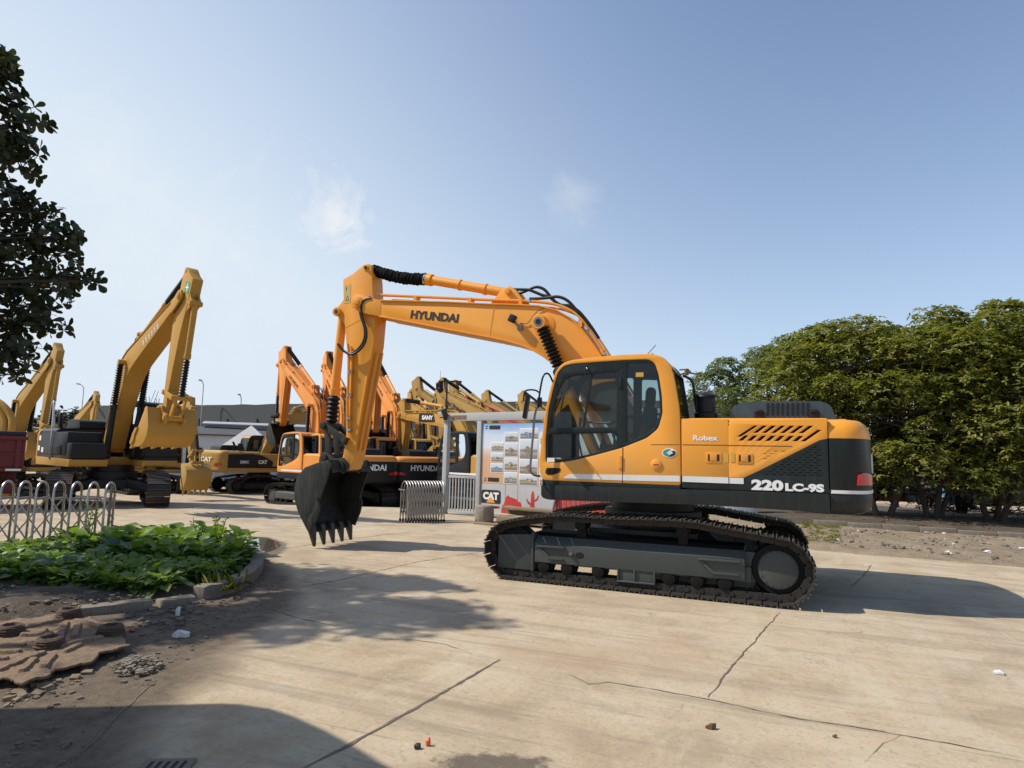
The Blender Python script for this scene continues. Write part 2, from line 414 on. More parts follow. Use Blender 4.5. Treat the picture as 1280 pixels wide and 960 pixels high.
def excavator(label, group, style, loc, th, db=0, da=0, dk=0, swing=0, scale=1, near=False, boom_word=None, rear_word=None, side_word=None, hoses=True, marks=False):
    S = STY[style]; lod = 'n' if near else 'f'; K = (style, lod)
    P_, D_, FR = S['p'], S['d'], S['fr']
    root = empty('excavator', loc, th, scale)
    tag(root, label, 'excavator', group)
    Mu = Matrix.Rotation(swing, 4, 'Z')
    # ---- undercarriage
    for sgn in (-1, 1):
        yc = sgn*1.195
        part('track', 'track', belt(near), root, ('b', lod), M=Mu @ Matrix.Translation((0, yc, 0)), smooth=0, mat2='grouser')
        def frame(mb):
            mb.prism([(-.165, .265), (-.165, .52), (-.02, .66), (.20, .68), (.20, .265)], -1.40, 1.38, 'x')       # sloping top beam
            mb.box((-1.42, -.10, .24), (1.45, .16, .42))
            mb.prism(fillet([(-1.96, .14), (-1.96, .60), (-1.43, .635), (-1.43, .14)], [.03, .03, .01, .01]), -.155, .16)
            mb.box((-1.445, -.175, .13), (-1.415, .20, .66))
            mb.prism([(1.2, .24), (1.2, .62), (1.75, .58), (1.75, .24)], -.05, .12)
        f = part('track_frame', FR, frame, root, ('fr', style), bevel=.012, M=Mu @ (Matrix.Translation((0, yc, 0)) @ Matrix.Diagonal((1, 1 if sgn < 0 else -1, 1, 1))))
        part('frame_top_shade', 'frame_shade', lambda mb: mb.add([(-1.39, -.150, .527), (1.37, -.150, .527), (1.37, -.02, .664), (-1.39, -.02, .664), (1.37, .2, .684), (-1.39, .2, .684)], [(0, 1, 2, 3), (3, 2, 4, 5)]), f, ('ft',), smooth=0)  # dark sheet painting the belt's shade onto the sloping beam top
        for x in (-1.27, -.93, -.49, .45, .8, 1.14):
            part('roller', 'chain', lambda mb: mb.rod((x, -.16, .205), (x, .16, .205), [(0, .05), (.02, .085), (.28, .09), (.32, .11), (.36, .07), (.64, .07), (.68, .11), (.72, .09), (.98, .085), (1, .05)], 14), f, ('ro', x))
        for x in (-.75, .62):
            part('carrier_roller', 'chain', lambda mb: (mb.cyl((x, -.13, .80), (x, .16, .80), .075), mb.box((x-.06, -.05, .55), (x+.06, .05, .76))), f, ('cr', x))
        def sprocket(mb):
            mb.rod((1.765, -.07, .42), (1.765, .16, .42), [(0, .30), (.25, .34), (.3, .34), (.75, .34), (1, .30)], 24)
            for k in range(21):
                a = 2*PI*k/21; mb.cbox((1.765+.35*math.cos(a), 0, .42+.35*math.sin(a)), (.06, .05, .05), Matrix.Rotation(-a, 4, 'Y'))
        part('sprocket', 'chain', sprocket, f, ('sp', style))
        def cover(mb):
            mb.rod((1.765, -.13, .42), (1.765, -.06, .42), [(0, .205), (.12, .228), (1, .245)], 36)
            for k in range(16): a = 2*PI*k/16; mb.cyl((1.765+.205*math.cos(a), -.138, .42+.205*math.sin(a)), (1.765+.205*math.cos(a), -.12, .42+.205*math.sin(a)), .011, seg=6)
        part('drive_cover', FR, cover, f, ('sc', style))
        part('idler', 'chain', lambda mb: mb.rod((-1.72, -.12, .415), (-1.72, .12, .415), [(0, .24), (.1, .31), (.3, .31), (.35, .34), (.65, .34), (.7, .31), (.9, .31), (1, .24)], 24), f, ('id', style))
        if near:
            def guard(mb):
                mb.prism([(-.22, .12), (-.22, .28), (.28, .28), (.28, .12)], -.15, -.13); mb.box((-.22, -.19, .105), (.28, -.08, .125))
                for x in (-.22, .0, .26): mb.box((x, -.175, .12), (x+.02, -.13, .28))
            part('track_guard', FR, guard, f, 'tg', bevel=.006)
            for x0, x1 in ((-1.36, -.95), (.82, 1.33)):
                part('side_step', FR, lambda mb: (mb.box((x0, -.205, .475), (x1, -.150, .50)), mb.prism([(x0, .476), (x0+.05, .476), (x0+.20, .34), (x1-.02, .34), (x1-.02, .315), (x0+.17, .315)], -.185, -.160)), f, 'pads%d' % x0, bevel=.004)
            part('port_hole', 'recess', lambda mb: mb.prism([(-.74+.06*math.cos(a*PI/8), .40+.042*math.sin(a*PI/8)) for a in range(16)], -.168, -.15), f, 'ph')
            part('spout', FR, lambda mb: mb.rod((-.86, -.20, .42), (-.86, -.15, .40), [(0, .03), (1, .035)], 10), f, 'sp2')
    def xframe(mb):
        mb.box((-.75, -.9, .48), (.75, .9, .74)); mb.cyl((0, 0, .70), (0, 0, .98), .72, seg=28)
        for sx in (-1, 1):
            for sy in (-1, 1): mb.add([(sx*.3, sy*.4, .5), (sx*.8, sy*.4, .5), (sx*1.15, sy*1.1, .35), (sx*.7, sy*1.1, .35), (sx*.3, sy*.4, .8), (sx*.8, sy*.4, .78), (sx*1.15, sy*1.1, .60), (sx*.7, sy*1.1, .60)], [(0, 1, 2, 3), (4, 5, 6, 7), (0, 1, 5, 4), (1, 2, 6, 5), (2, 3, 7, 6), (3, 0, 4, 7)])
    part('chassis', FR, xframe, root, ('xf', style), M=Mu, bevel=.01)
    part('swing_ring', 'black', lambda mb: mb.cyl((0, 0, .96), (0, 0, 1.17), .62, seg=28), root, ('sr',), M=Mu)
    # ---- deck and skirts
    def deck(mb):
        mb.prism(fillet([(-1.31, 1.16), (-1.31, 1.335), (2.35, 1.365), (2.35, 1.145), (1.0, 1.165), (-1.2, 1.13)], [.09, .03, .01, .01, .3, .1], 5), -1.385, -.42)
        mb.prism(fillet([(-1.0, 1.13), (-1.0, 1.335), (2.35, 1.365), (2.35, 1.13)], [.08, .02, .01, .01]), .42, 1.385)
        mb.box((-.35, -.42, 1.13), (2.35, .42, 1.40))
    part('deck', D_ if style != 'yellow' and style != 'dull' else S['p'], deck, root, K, bevel=.012)
    def under(mb):
        mb.box((.7, -1.355, 1.355), (2.35, 1.355, 1.46)); mb.box((-1.30, -1.365, 1.33), (.61, -.42, 1.425)); mb.box((-.9, .45, 1.33), (.7, 1.355, 1.44))
        mb.prism([(-.45, 1.35), (-.45, 1.55), (-.10, 2.02), (.12, 2.02), (.5, 1.6), (.5, 1.35)], -.40, -.33); mb.prism([(-.45, 1.35), (-.45, 1.55), (-.10, 2.02), (.12, 2.02), (.5, 1.6), (.5, 1.35)], .33, .40)
        mb.cyl((-.05, -.44, 1.70), (-.05, .44, 1.70), .09); mb.box((-.75, -.6, 1.35), (-.5, -.4, 1.50)); mb.box((-.75, .4, 1.35), (-.5, .6, 1.50))
    part('lower_body', D_, under, root, K, bevel=.008)
    # ---- engine housing
    def core(mb):
        mb.prism([(-1.33, 1.46), (-1.33, 2.16), (-1.24, 2.235), (1.24, 2.235), (1.33, 2.16), (1.33, 1.46)], .66, 2.345, 'x')
    hs = part('engine_housing', 'recess' if near else S.get('hs', P_), core, root, K)
    if near:
        slats = []
        for r_ in range(2):
            for k in range(8):
                w = .085
                if r_ == 0:
                    x0 = 1.335+.105*k+.06; x1 = x0+.13; a, b = 2.085, 2.185
                else:
                    x0 = 1.325+.105*k; x1 = x0+.085; a, b = 1.985, 2.06
                if r_ == 1 and k == 7: x0 += -.015; x1 = x0+.20; b = 2.135
                if r_ == 0 and k == 0: x0 = 1.305; x1 = 1.525; a = 2.035
                if r_ == 0 and k == 7: continue
                slats.append([(x0-.008, a), (x0+.058, a), (x1+.058, b), (x1-.008, b)])
        def hexes(x0, x1, z0, z1, test):
            H = []; r_ = 0; z = z0
            while z < z1:
                x = x0+(r_ % 2)*.042
                while x < x1:
                    if test(x, z) and test(x+.055, z+.014): H.append([(x, z+.007), (x+.008, z), (x+.047, z), (x+.055, z+.007), (x+.047, z+.014), (x+.008, z+.014)])
                    x += .084
                z += .031; r_ += 1
            return H
        edge = lambda x: 1.54+(x-1.39)*(2.01-1.54)/(2.26-1.39)
        ph = hexes(1.615, 1.93, 1.70, 1.90, lambda x, z: z > edge(x)+.06 and z < 1.895 and x < 1.615+(z-1.69)*1.5)
        po = [(1.215, 1.372), (1.215, 2.17), (1.235, 2.215), (1.28, 2.245), (2.345, 2.262), (2.345, 2.03), (2.26, 2.01), (1.59, 1.635), (1.39, 1.53), (1.38, 1.372)]
        po[0] = (1.215, 1.53); po[-1] = (1.30, 1.53)
        plate('door_panel', P_, po, slats+ph, -1.368, -1.335, .005, hs)
        pd = [(1.215, 1.375), (1.215, 1.526), (1.391, 1.526), (1.592, 1.631), (2.262, 2.006), (2.345, 2.026), (2.345, 1.375)]
        plate('door_panel', D_, pd, hexes(1.55, 2.25, 1.57, 1.95, lambda x, z: z < edge(x)-.05 and x > 1.55), -1.366, -1.335, .004, hs)
        plate('door_panel', P_, [(.632, 1.53), (.632, 2.262), (1.205, 2.258), (1.205, 1.53)], [], -1.368, -1.335, .005, hs)
        plate('door_panel', D_, [(.632, 1.375), (.632, 1.526), (1.205, 1.526), (1.205, 1.375)], [], -1.364, -1.335, .004, hs)
        plate('door_panel', P_, [(.632, 1.40), (.632, 2.262), (2.345, 2.262), (2.345, 1.40)], [], 1.335, 1.368, .005, hs)
        part('top_panel', P_, lambda mb: mb.prism([(-1.366, 2.20), (-1.355, 2.245), (-1.31, 2.278), (1.31, 2.278), (1.355, 2.245), (1.366, 2.20)], .632, 2.345, 'x'), hs, bevel=.01)
        plate('seam', 'recess', [(.64, 1.925), (.64, 1.932), (1.955, 1.932), (1.955, 1.925)], [], -1.3705, -1.367, 0, hs)
        for x in (.93, 1.305):
            part('door_handle', P_, lambda mb: (mb.prism(fillet([(x-.0, 1.70), (x, 1.835), (x+.195, 1.835), (x+.195, 1.70)], .015), -1.376, -1.366),), hs, bevel=.004)
            part('handle_slot', 'recess', lambda mb: mb.prism(fillet([(x+.030, 1.725), (x+.030, 1.81), (x+.050, 1.81), (x+.050, 1.725)], .004), -1.3795, -1.3755), hs); part('handle_slot', 'recess', lambda mb: mb.prism(fillet([(x+.142, 1.725), (x+.142, 1.81), (x+.168, 1.81), (x+.168, 1.725)], .004), -1.3795, -1.3755), hs); part('door_handle', P_, lambda mb: mb.prism(fillet([(x+.055, 1.73), (x+.055, 1.805), (x+.138, 1.805), (x+.138, 1.73)], .006), -1.384, -1.3755), hs, bevel=.003)
            part('lock', 'bright_steel', lambda mb: mb.cyl((x+.10, -1.386, 1.768), (x+.10, -1.37, 1.768), .013, seg=10), hs)
        for x in (1.155, 1.235):
            plate('warning_label', 'sticker', fillet([(x, 1.715), (x, 1.83), (x+.05, 1.83), (x+.05, 1.715)], .006), [], -1.3725, -1.367, 0, hs)
        plate('white_stripe', 'white', [(.634, 1.448), (.634, 1.524), (1.205, 1.524), (1.205, 1.448)], [], -1.3715, -1.363, 0, hs)
        plate('white_stripe', 'white', [(1.216, 1.448), (1.216, 1.522), (1.385, 1.522), (1.385, 1.448)], [], -1.3715, -1.363, 0, hs)
        text('lettering', 'Robex', 'letter', (.775, -1.369, 1.985), (1, 0, 0), (0, 0, 1), .31, .068, hs, bold=.03)
        text('lettering', '220', 'letter', (1.475, -1.367, 1.378), (1, 0, .006), (0, 0, 1), .37, .132, hs, bold=.055)
        text('lettering', 'LC-9S', 'letter', (1.865, -1.367, 1.379), (1, 0, .006), (0, 0, 1), .43, .100, hs, bold=.055)
    else:
        if style in ('yellow', 'dull'):
            for sy in (-1, 1):
                plate('side_door', D_, fillet([(-.1 if sy > 0 else .66, 1.46), (-.1 if sy > 0 else .66, 1.72), (.5 if sy > 0 else .9, 2.02), (1.1, 2.10), (2.34, 2.06), (2.34, 1.46)], .05), [], sy*1.362-.012, sy*1.362+.012, .004, root, (style, 'sd', sy))
        else:
            def dp(mb):
                mb.prism([(1.22, 1.46), (1.39, 1.54), (2.26, 2.01), (2.34, 2.03), (2.34, 1.46)], -1.345, -1.325)
            part('side_door', D_, dp, root, K)
            plate('white_stripe', 'white', [(-1.0, 1.45), (-1.0, 1.525), (1.2, 1.525), (1.2, 1.45)], [], -1.375, -1.33, 0, root, K)
        if side_word:
            for sy, rr in ((-1, 1), (1, -1)):
                text('lettering', side_word, 'letter', (1.0 if sy < 0 else .72, sy*1.377, 1.58), (rr, 0, 0), (0, 0, 1), .50, .2, root, bold=.04)
                text('lettering', '320C', 'letter', (1.7 if sy < 0 else 1.72, sy*1.377, 1.60), (rr, 0, 0), (0, 0, 1), .48, .15, root, bold=.03)
    # right-hand tank and tool box
    part('fuel_tank', S.get('tk', P_), lambda mb: mb.box((-.55, .47, 1.44), (.64, 1.36, 2.12)), root, K, bevel=.05)
    part('tool_box', S.get('tk', P_), lambda mb: mb.box((-1.0, .47, 1.36), (-.57, 1.36, 1.80)), root, K, bevel=.04)
    # ---- counterweight
    plan = [(2.36, -1.365), (2.53, -1.36), (2.66, -1.31), (2.76, -1.19), (2.83, -1.0), (2.88, -.72), (2.915, -.36), (2.925, 0)]
    plan = plan+[(x, -y) for x, y in reversed(plan[:-1])]
    def ring(z, s):   # s: how far the outline is pulled in
        return [(max(2.36, 2.36+(x-2.36)*(1-s*1.6)), y*(1-s), z) for x, y in plan]
    cwm = S['cw']
    cwp = part('counterweight', cwm, lambda mb: mb.loft([ring(1.12, .12), ring(1.155, .05), ring(1.22, .015), ring(1.34, 0), ring(1.365, .008), ring(1.39, .0), ring(2.03, .004)]), root, K, smooth=50)
    part('weight_cap', S['cap'], lambda mb: mb.loft([ring(2.033, .003), ring(2.09, .006), ring(2.16, .022), ring(2.22, .06), ring(2.262, .12), ring(2.275, .2)]), cwp, K, smooth=60)
    for sgn in (-1, 1):
        def tl(mb):
            a = [(2.70, sgn*1.12, 1.47), (2.715, sgn*1.13, 1.59)]; 
            pts = [(2.655, 1.312, 1.478), (2.71, 1.252, 1.478), (2.76, 1.19, 1.478), (2.83, 1.0, 1.478), (2.85, .90, 1.478), (2.848, .91, 1.55), (2.83, .995, 1.60), (2.76, 1.185, 1.622), (2.71, 1.248, 1.622), (2.675, 1.290, 1.622)]
            line = [(2.652, 1.316, 1.478, 1.50), (2.664, 1.310, 1.478, 1.60), (2.71, 1.252, 1.478, 1.625), (2.762, 1.192, 1.478, 1.625), (2.832, 1.002, 1.478, 1.60), (2.852, .90, 1.478, 1.55)]
            mb.loft([[(x+.012, sgn*(y+.012), a), (x+.012, sgn*(y+.012), b), (x-.04, sgn*(y-.04), b), (x-.04, sgn*(y-.04), a)] for x, y, a, b in line])
        part('tail_light', 'lens_red', tl, cwp, (K, sgn))
    if near:
        def strip(mb):
            o = [(2.375, -1.367), (2.53, -1.364), (2.663, -1.313), (2.764, -1.193), (2.834, -1.002), (2.884, -.72)]
            vs = []; 
            for x, y in o: vs += [(x, y, 1.375), (x, y, 1.415), (x-.02, y+.02, 1.415), (x-.02, y+.02, 1.375)]
            fs = []
            for i in range(len(o)-1):
                for k in range(4): a = i*4+k; b = i*4+(k+1) % 4; fs.append((a, b, b+4, a+4))
            fs += [(0, 1, 2, 3), (len(vs)-1, len(vs)-2, len(vs)-3, len(vs)-4)]
            mb.add(vs, fs)
        part('white_stripe', 'white', strip, cwp)
        part('reflector', 'letter', lambda mb: mb.box((2.86, -.75, 1.62), (2.888, -.66, 1.86)), cwp)
        [part('lifting_eye', P_, lambda mb: mb.box((2.5, y-.05, 2.262), (2.62, y+.05, 2.31)), cwp, bevel=.01) for y in (-.55, .55)]
    if rear_word: text('lettering', rear_word, 'letter', (2.930, -.72, 1.66), (0, 1, 0), (0, 0, 1), 1.44, .25, cwp, bold=.03)
    # ---- top cover, pre-cleaner, exhaust
    def hood(mb):
        pr = fillet([(1.17, 2.27), (1.20, 2.47), (1.32, 2.535), (1.65, 2.555), (2.33, 2.545), (2.44, 2.50), (2.52, 2.27)], [.01, .08, .1, .2, .1, .1, .01], 4)
        mb.prism(pr, -.62, .62)
    hc = part('hood_cover', 'hood' if near else D_, hood, root, K, bevel=.05)
    if near:
        for k in range(9): part('vent_slot', 'recess', lambda mb: mb.prism(fillet([(1.655+k*.062, 2.355), (1.66+k*.062, 2.525), (1.69+k*.062, 2.525), (1.685+k*.062, 2.355)], .008), -.630, -.60), hc)
        for x in (1.50, 2.18): part('latch', 'black', lambda mb: (mb.box((x, -.655, 2.28), (x+.13, -.615, 2.41)), mb.cyl((x+.02, -.655, 2.41), (x+.11, -.655, 2.41), .026)), hc, bevel=.008)
    def pre(mb):
        mb.rod((.86, -.62, 2.27), (.86, -.62, 2.69), [(0, .15), (.28, .16), (.32, .13), (.8, .13), (.81, .175), (.88, .165), (.95, .09), (1, .04)], 22)
    part('air_precleaner', 'black', pre, root, (lod,))
    part('exhaust_pipe', 'black', lambda mb: mb.tube([(1.9, .95, 2.25), (1.9, .95, 2.55), (1.94, .95, 2.66), (2.0, .95, 2.72)], .055, 10), root, (lod,))
    # ---- cab
    cabm = S.get('cab', P_)
    outer = fillet(CABP, .06, 3)
    cab = plate('cab', cabm, outer, [fillet(CABD, .05, 3)], -1.37, -1.30, .012, root, K)
    plate('side_wall', 'black', outer, [fillet([(-1.20, 1.95), (-1.05, 2.85), (-.95, 2.95), (-.20, 2.96), (-.20, 2.06), (-.25, 1.75), (-1.15, 1.72)], .06, 3), fillet([(-.10, 2.32), (-.10, 2.93), (.24, 2.91), (.36, 2.60), (.40, 2.32)], .05, 3)], -.42, -.36, .012, cab, K)
    part('headliner', 'seat', lambda mb: (mb.box((-.95, -1.30, 2.985), (.30, -.42, 3.045)), mb.box((.28, -1.30, 2.0), (.50, -.43, 2.24)), mb.box((-1.26, -1.30, 1.441), (.50, -.43, 1.47))), cab, K)
    def shell(mb):
        top = [Vector((x, 0, z)) for x, z in CABP[5:16]]
        n = len(top); inn = []
        for i, p in enumerate(top):
            d = (top[min(i+1, n-1)]-top[max(i-1, 0)]).normalized(); inn.append(p+Vector((d.z, 0, -d.x))*.045)
        poly = [(p.x, p.z) for p in top]+[(p.x, p.z) for p in reversed(inn)]
        a = poly
        k = 8   # roof stops above the rear window
        roofo = [(p.x, p.z) for p in top[:k]]+[(p.x, p.z) for p in reversed(inn[:k])]
        mb.prism(roofo, -1.345, -.385)
        mb.box((.52, -1.31, 1.41), (.60, -.42, 2.26))                      # rear wall under the window
        mb.prism([(.475, 2.90), (.52, 2.90), (.60, 2.26), (.555, 2.26)], -1.345, -1.27); mb.prism([(.475, 2.90), (.52, 2.90), (.60, 2.26), (.555, 2.26)], -.46, -.385)
        mb.prism([(-1.345, 1.45), (-1.345, 1.70), (-1.30, 1.70), (-1.29, 1.45)], -1.31, -.42)       # apron under the windscreen
        mb.box((-1.29, -1.31, 1.40), (.60, -.42, 1.44))
    part('cab_shell', cabm, shell, cab, K, bevel=.012)
    door = plate('cab_door', D_, CABD, [GL1, GL2, GL3], -1.362, -1.315, .006, cab, K)
    gm = 'glass' if near else 'glass_dark'
    for k, g in enumerate((GL1, GL2, GL3)):
        part('side_window', gm, lambda mb: mb.add([(x, -1.335, z) for x, z in g], [tuple(range(len(g)))]), cab, (K, k), smooth=0)
    part('windscreen', gm, lambda mb: mb.add([(-1.325, -1.32, 1.72), (-1.325, -.42, 1.72), (-1.255, -.42, 2.40), (-1.255, -1.32, 2.40), (-1.12, -.42, 2.93), (-1.12, -1.32, 2.93)], [(0, 1, 2, 3), (3, 2, 4, 5)]), cab, K, smooth=60)
    part('rear_window', gm, lambda mb: mb.add([(.585, -1.30, 2.26), (.585, -.44, 2.26), (.50, -.44, 2.92), (.50, -1.30, 2.92)], [(0, 1, 2, 3)]), cab, K, smooth=0)
    part('far_window', gm, lambda mb: mb.add([(-1.2, -.39, 1.7), (.42, -.39, 1.9), (.38, -.39, 2.98), (-1.0, -.39, 2.96)], [(0, 1, 2, 3)]), cab, K, smooth=0)
    def rframe(mb):
        mb.prism([(.50, 2.955), (.535, 2.90), (.52, 2.90), (.49, 2.94)], -1.30, -.44)
        for y in (-1.29, -.47): mb.prism([(.503, 2.92), (.53, 2.92), (.612, 2.27), (.585, 2.27)], y, y+.03)
        mb.box((.585, -1.29, 2.255), (.615, -.44, 2.285))
    part('window_seal', 'black', rframe, cab, K)
    def seat(mb):
        mb.box((-.42, -1.12, 1.46), (.08, -.62, 1.72)); mb.box((-.50, -1.12, 1.74), (.06, -.62, 1.88))
        mb.loft([[(x, y, z) for x, y in ((a, -1.11), (a, -.63), (b, -.65), (b, -1.09))] for a, b, z in ((-.02, .12, 1.84), (.02, .17, 2.1), (.06, .20, 2.38), (.09, .20, 2.47))])
        mb.loft([[(x, y, z) for x, y in ((a, -.99), (a, -.75), (b, -.77), (b, -.97))] for a, b, z in ((.09, .17, 2.47), (.07, .19, 2.52), (.08, .20, 2.68), (.11, .19, 2.74))])
    part('seat', 'seat', seat, cab, (lod,), bevel=.035)
    if near:
        def console(mb):
            for y in (-1.27, -.58):
                mb.box((-.50, y, 1.46), (.10, y+.13, 1.92))
                mb.rod((-.45, y+.065, 1.90), (-.50, y+.065, 2.16), [(0, .05), (.3, .03), (.5, .018), (.7, .03), (1, .035)], 10)
            mb.box((.20, -1.28, 1.44), (.50, -.45, 2.10))
            mb.box((-1.24, -.50, 1.44), (-1.05, -.40, 2.30)); 
            for y in (-.98, -.80): mb.tube([(-.82, y, 1.44), (-.88, y, 1.70), (-.95, y, 2.02)], .016, 6); mb.box((-1.02, y-.07, 1.46), (-.80, y+.07, 1.50))
        part('control_console', 'seat', console, cab, bevel=.01)
        def mon(mb): mb.box((-1.02, -.56, 2.10), (-.97, -.42, 2.34))
        part('monitor', 'black', mon, cab, bevel=.008)
        part('window_bar', 'black', lambda mb: mb.add([(-.615, -1.345, 2.905), (-.585, -1.345, 2.905), (-.70, -1.345, 2.14), (-.73, -1.345, 2.14), (-.615, -1.325, 2.905), (-.585, -1.325, 2.905), (-.70, -1.325, 2.14), (-.73, -1.325, 2.14)], [(0, 1, 2, 3), (7, 6, 5, 4), (0, 1, 5, 4), (1, 2, 6, 5), (2, 3, 7, 6), (3, 0, 4, 7)]), cab)
        part('grab_rail', 'worn_steel', lambda mb: mb.tube([(-1.2, -.44, 2.28), (-.6, -.44, 2.26), (-.25, -.44, 2.36), (.3, -.44, 2.40)], .018, 8), cab)
        part('wiper', 'black', lambda mb: (mb.tube([(-1.29, -1.0, 1.80), (-1.24, -.9, 2.2), (-1.17, -.82, 2.7)], .012, 6), mb.tube([(-1.2, -1.28, 2.2), (-1.17, -1.27, 2.4), (-1.13, -1.27, 2.55)], .010, 6)), cab)
        plate('white_stripe', 'white', fillet([(-.99, 1.437), (-.90, 1.500), (-.155, 1.512), (-.155, 1.437)], [.01, .05, .0, .0]), [], -1.3745, -1.36, 0, cab)
        plate('white_stripe', 'white', [(-.145, 1.437), (-.145, 1.512), (.603, 1.524), (.603, 1.447)], [], -1.3745, -1.36, 0, cab)
        plate('seam', 'recess', [(-.154, 1.40), (-.154, 1.875), (-.146, 1.875), (-.146, 1.40)], [], -1.3735, -1.36, 0, cab)
        plate('seam', 'recess', [(.23, 1.920), (.23, 1.926), (.60, 1.930), (.60, 1.924)], [], -1.3720, -1.36, 0, cab)
        plate('lamp_recess', 'recess', fillet([(-1.255, 1.505), (-1.24, 1.575), (-1.02, 1.575), (-1.05, 1.51), (-1.14, 1.478), (-1.23, 1.478)], .03), [], -1.3745, -1.36, 0, cab)
        part('headlamp', 'glass_dark', lambda mb: mb.cyl((-1.17, -1.372, 1.53), (-1.17, -1.384, 1.53), .036, seg=16), cab)
        plate('door_handle', P_, fillet([(-.205, 1.595), (-.205, 1.765), (-.158, 1.765), (-.158, 1.595)], .008), [], -1.386, -1.37, .004, cab)
        part('door_stay', P_, lambda mb: (mb.tube([(-.70, -1.385, 1.655), (-.62, -1.392, 1.655), (-.48, -1.392, 1.49)], .008, 6), mb.cyl((-.68, -1.40, 1.66), (-.68, -1.36, 1.66), .016, seg=10)), cab)
        part('filler_cap', P_, lambda mb: mb.rod((.30, -1.366, 1.66), (.30, -1.386, 1.66), [(0, .074), (.8, .072), (1, .066)], 24), cab)
        part('cap_slot', 'lens_red', lambda mb: mb.box((.265, -1.389, 1.652), (.335, -1.385, 1.668)), cab)
        part('emblem', 'letter', lambda mb: mb.prism([(.47+.092*math.cos(a*PI/14), 1.818+.060*math.sin(a*PI/14)) for a in range(28)], -1.3755, -1.368), cab)
        part('emblem', 'teal', lambda mb: (mb.prism([(.47+.080*math.cos(a*PI/14)-.002, 1.818+.050*math.sin(a*PI/14)) for a in range(6, 24)]+[(.45, 1.80)], -1.3775, -1.372), ), cab)
        part('emblem', 'letter_dark', lambda mb: (mb.prism([(.47+.080*math.cos(a*PI/14)+.004, 1.818+.050*math.sin(a*PI/14)) for a in range(-8, 4)]+[(.475, 1.835), (.50, 1.815)], -1.3775, -1.372)), cab)
        part('emblem', 'letter', lambda mb: mb.prism([(.43, 1.812), (.46, 1.835), (.49, 1.838), (.52, 1.818), (.49, 1.80), (.50, 1.818), (.475, 1.822), (.455, 1.812)], -1.379, -1.377), cab)
        plate('sticker', 'letter', fillet([(-1.235, 1.655), (-1.235, 1.715), (-1.125, 1.715), (-1.125, 1.66)], .006), [], -1.366, -1.36, 0, cab)
        plate('sticker', 'sticker', fillet([(.02, 2.84), (.02, 2.90), (.125, 2.90), (.125, 2.84)], .006), [], -1.345, -1.338, 0, cab)
        part('window_catch', 'bright_steel', lambda mb: mb.sphere((-.66, -1.375, 2.975), .016), cab)
        part('hinge', 'black', lambda mb: (mb.box((-.205, -1.378, 2.68), (-.165, -1.36, 2.83)), ), cab, bevel=.006)
        part('handrail', 'worn_steel', lambda mb: mb.tube(spline([(-1.34, -1.36, 1.455), (-1.39, -1.46, 1.47), (-1.43, -1.5, 1.53), (-1.43, -1.5, 1.66), (-1.405, -1.5, 2.0), (-1.375, -1.5, 2.34), (-1.30, -1.45, 2.52)], 5), .017, 8), cab)
        part('mirror_arm', 'black', lambda mb: (mb.tube(spline([(-1.17, -1.36, 2.80), (-1.20, -1.46, 2.90), (-1.26, -1.52, 2.86), (-1.31, -1.52, 2.60), (-1.33, -1.50, 2.42)], 5), .014, 7), mb.tube(spline([(-1.30, -1.52, 2.62), (-1.36, -1.56, 2.66), (-1.46, -1.60, 2.66), (-1.50, -1.62, 2.62), (-1.51, -1.62, 2.50)], 4), .012, 7), mb.cyl((-1.31, -1.5, 2.43), (-1.315, -1.5, 2.56), .035)), cab)
        def mirror(mb):
            M = Matrix.Translation((-1.46, -1.63, 2.42)) @ Matrix.Rotation(R(102), 4, 'Z') @ Matrix.Rotation(R(8), 4, 'X')
            mb.cbox((0, 0, 0), (.20, .045, .34), None)
            mb.v = [tuple(M @ Vector(v)) for v in mb.v]
        part('mirror', 'black', mirror, cab, bevel=.018)
        part('antenna', 'black', lambda mb: (mb.tube([(.05, -1.0, 3.13), (.22, -.95, 3.34)], .006, 6), mb.cyl((.04, -1.0, 3.11), (.04, -1.0, 3.15), .02)), cab)
        part('roof_lamp', P_, lambda mb: mb.cyl((.22, -1.25, 3.12), (.22, -1.25, 3.17), .025), cab)
        def bracket(mb):
            mb.tube([(.46, -.62, 2.93), (.60, -.62, 2.98), (.74, -.62, 2.95), (.80, -.62, 2.97)], .013, 6); mb.tube([(.50, -.62, 3.02), (.62, -.62, 3.02), (.66, -.62, 2.98)], .011, 6); mb.cyl((.60, -.62, 2.94), (.60, -.62, 3.03), .03); mb.tube(spline([(.78, -.62, 2.96), (.76, -.62, 2.86), (.70, -.62, 2.80)], 4), .006, 5)
        part('lamp_bracket', 'leaf_dry', bracket, cab)
        part('rear_shade', 'black', lambda mb: mb.tube(spline([(.53, -.5, 2.95), (.66, -.5, 2.86), (.70, -.5, 2.6), (.74, -.5, 2.3)], 5), .02, 7), cab)
    # ---- boom
    Mb = rot_about(BF, db)
    BOOM = [(.13, 1.74), (.10, 1.96), (-.10, 2.28), (-.44, 2.84), (-.75, 3.33), (-.95, 3.62), (-1.09, 3.80), (-1.25, 3.96), (-1.48, 4.10), (-1.80, 4.20), (-2.4, 4.265), (-2.63, 4.285), (-3.50, 4.385), (-4.66, 4.495), (-4.92, 4.52), (-4.92, 4.21), (-4.71, 4.165), (-3.48, 3.885), (-2.71, 3.715), (-2.38, 3.635), (-2.09, 3.545), (-1.87, 3.44), (-1.69, 3.33), (-1.55, 3.22), (-1.2, 2.88), (-.80, 2.43), (-.45, 2.02), (-.22, 1.62), (-.10, 1.55), (.06, 1.57)]
    def boomf(mb): mb.prism(BOOM, -.295, .295)
    slim = Matrix.Diagonal((1, .78 if style in ('yellow', 'dull') else 1, 1, 1))
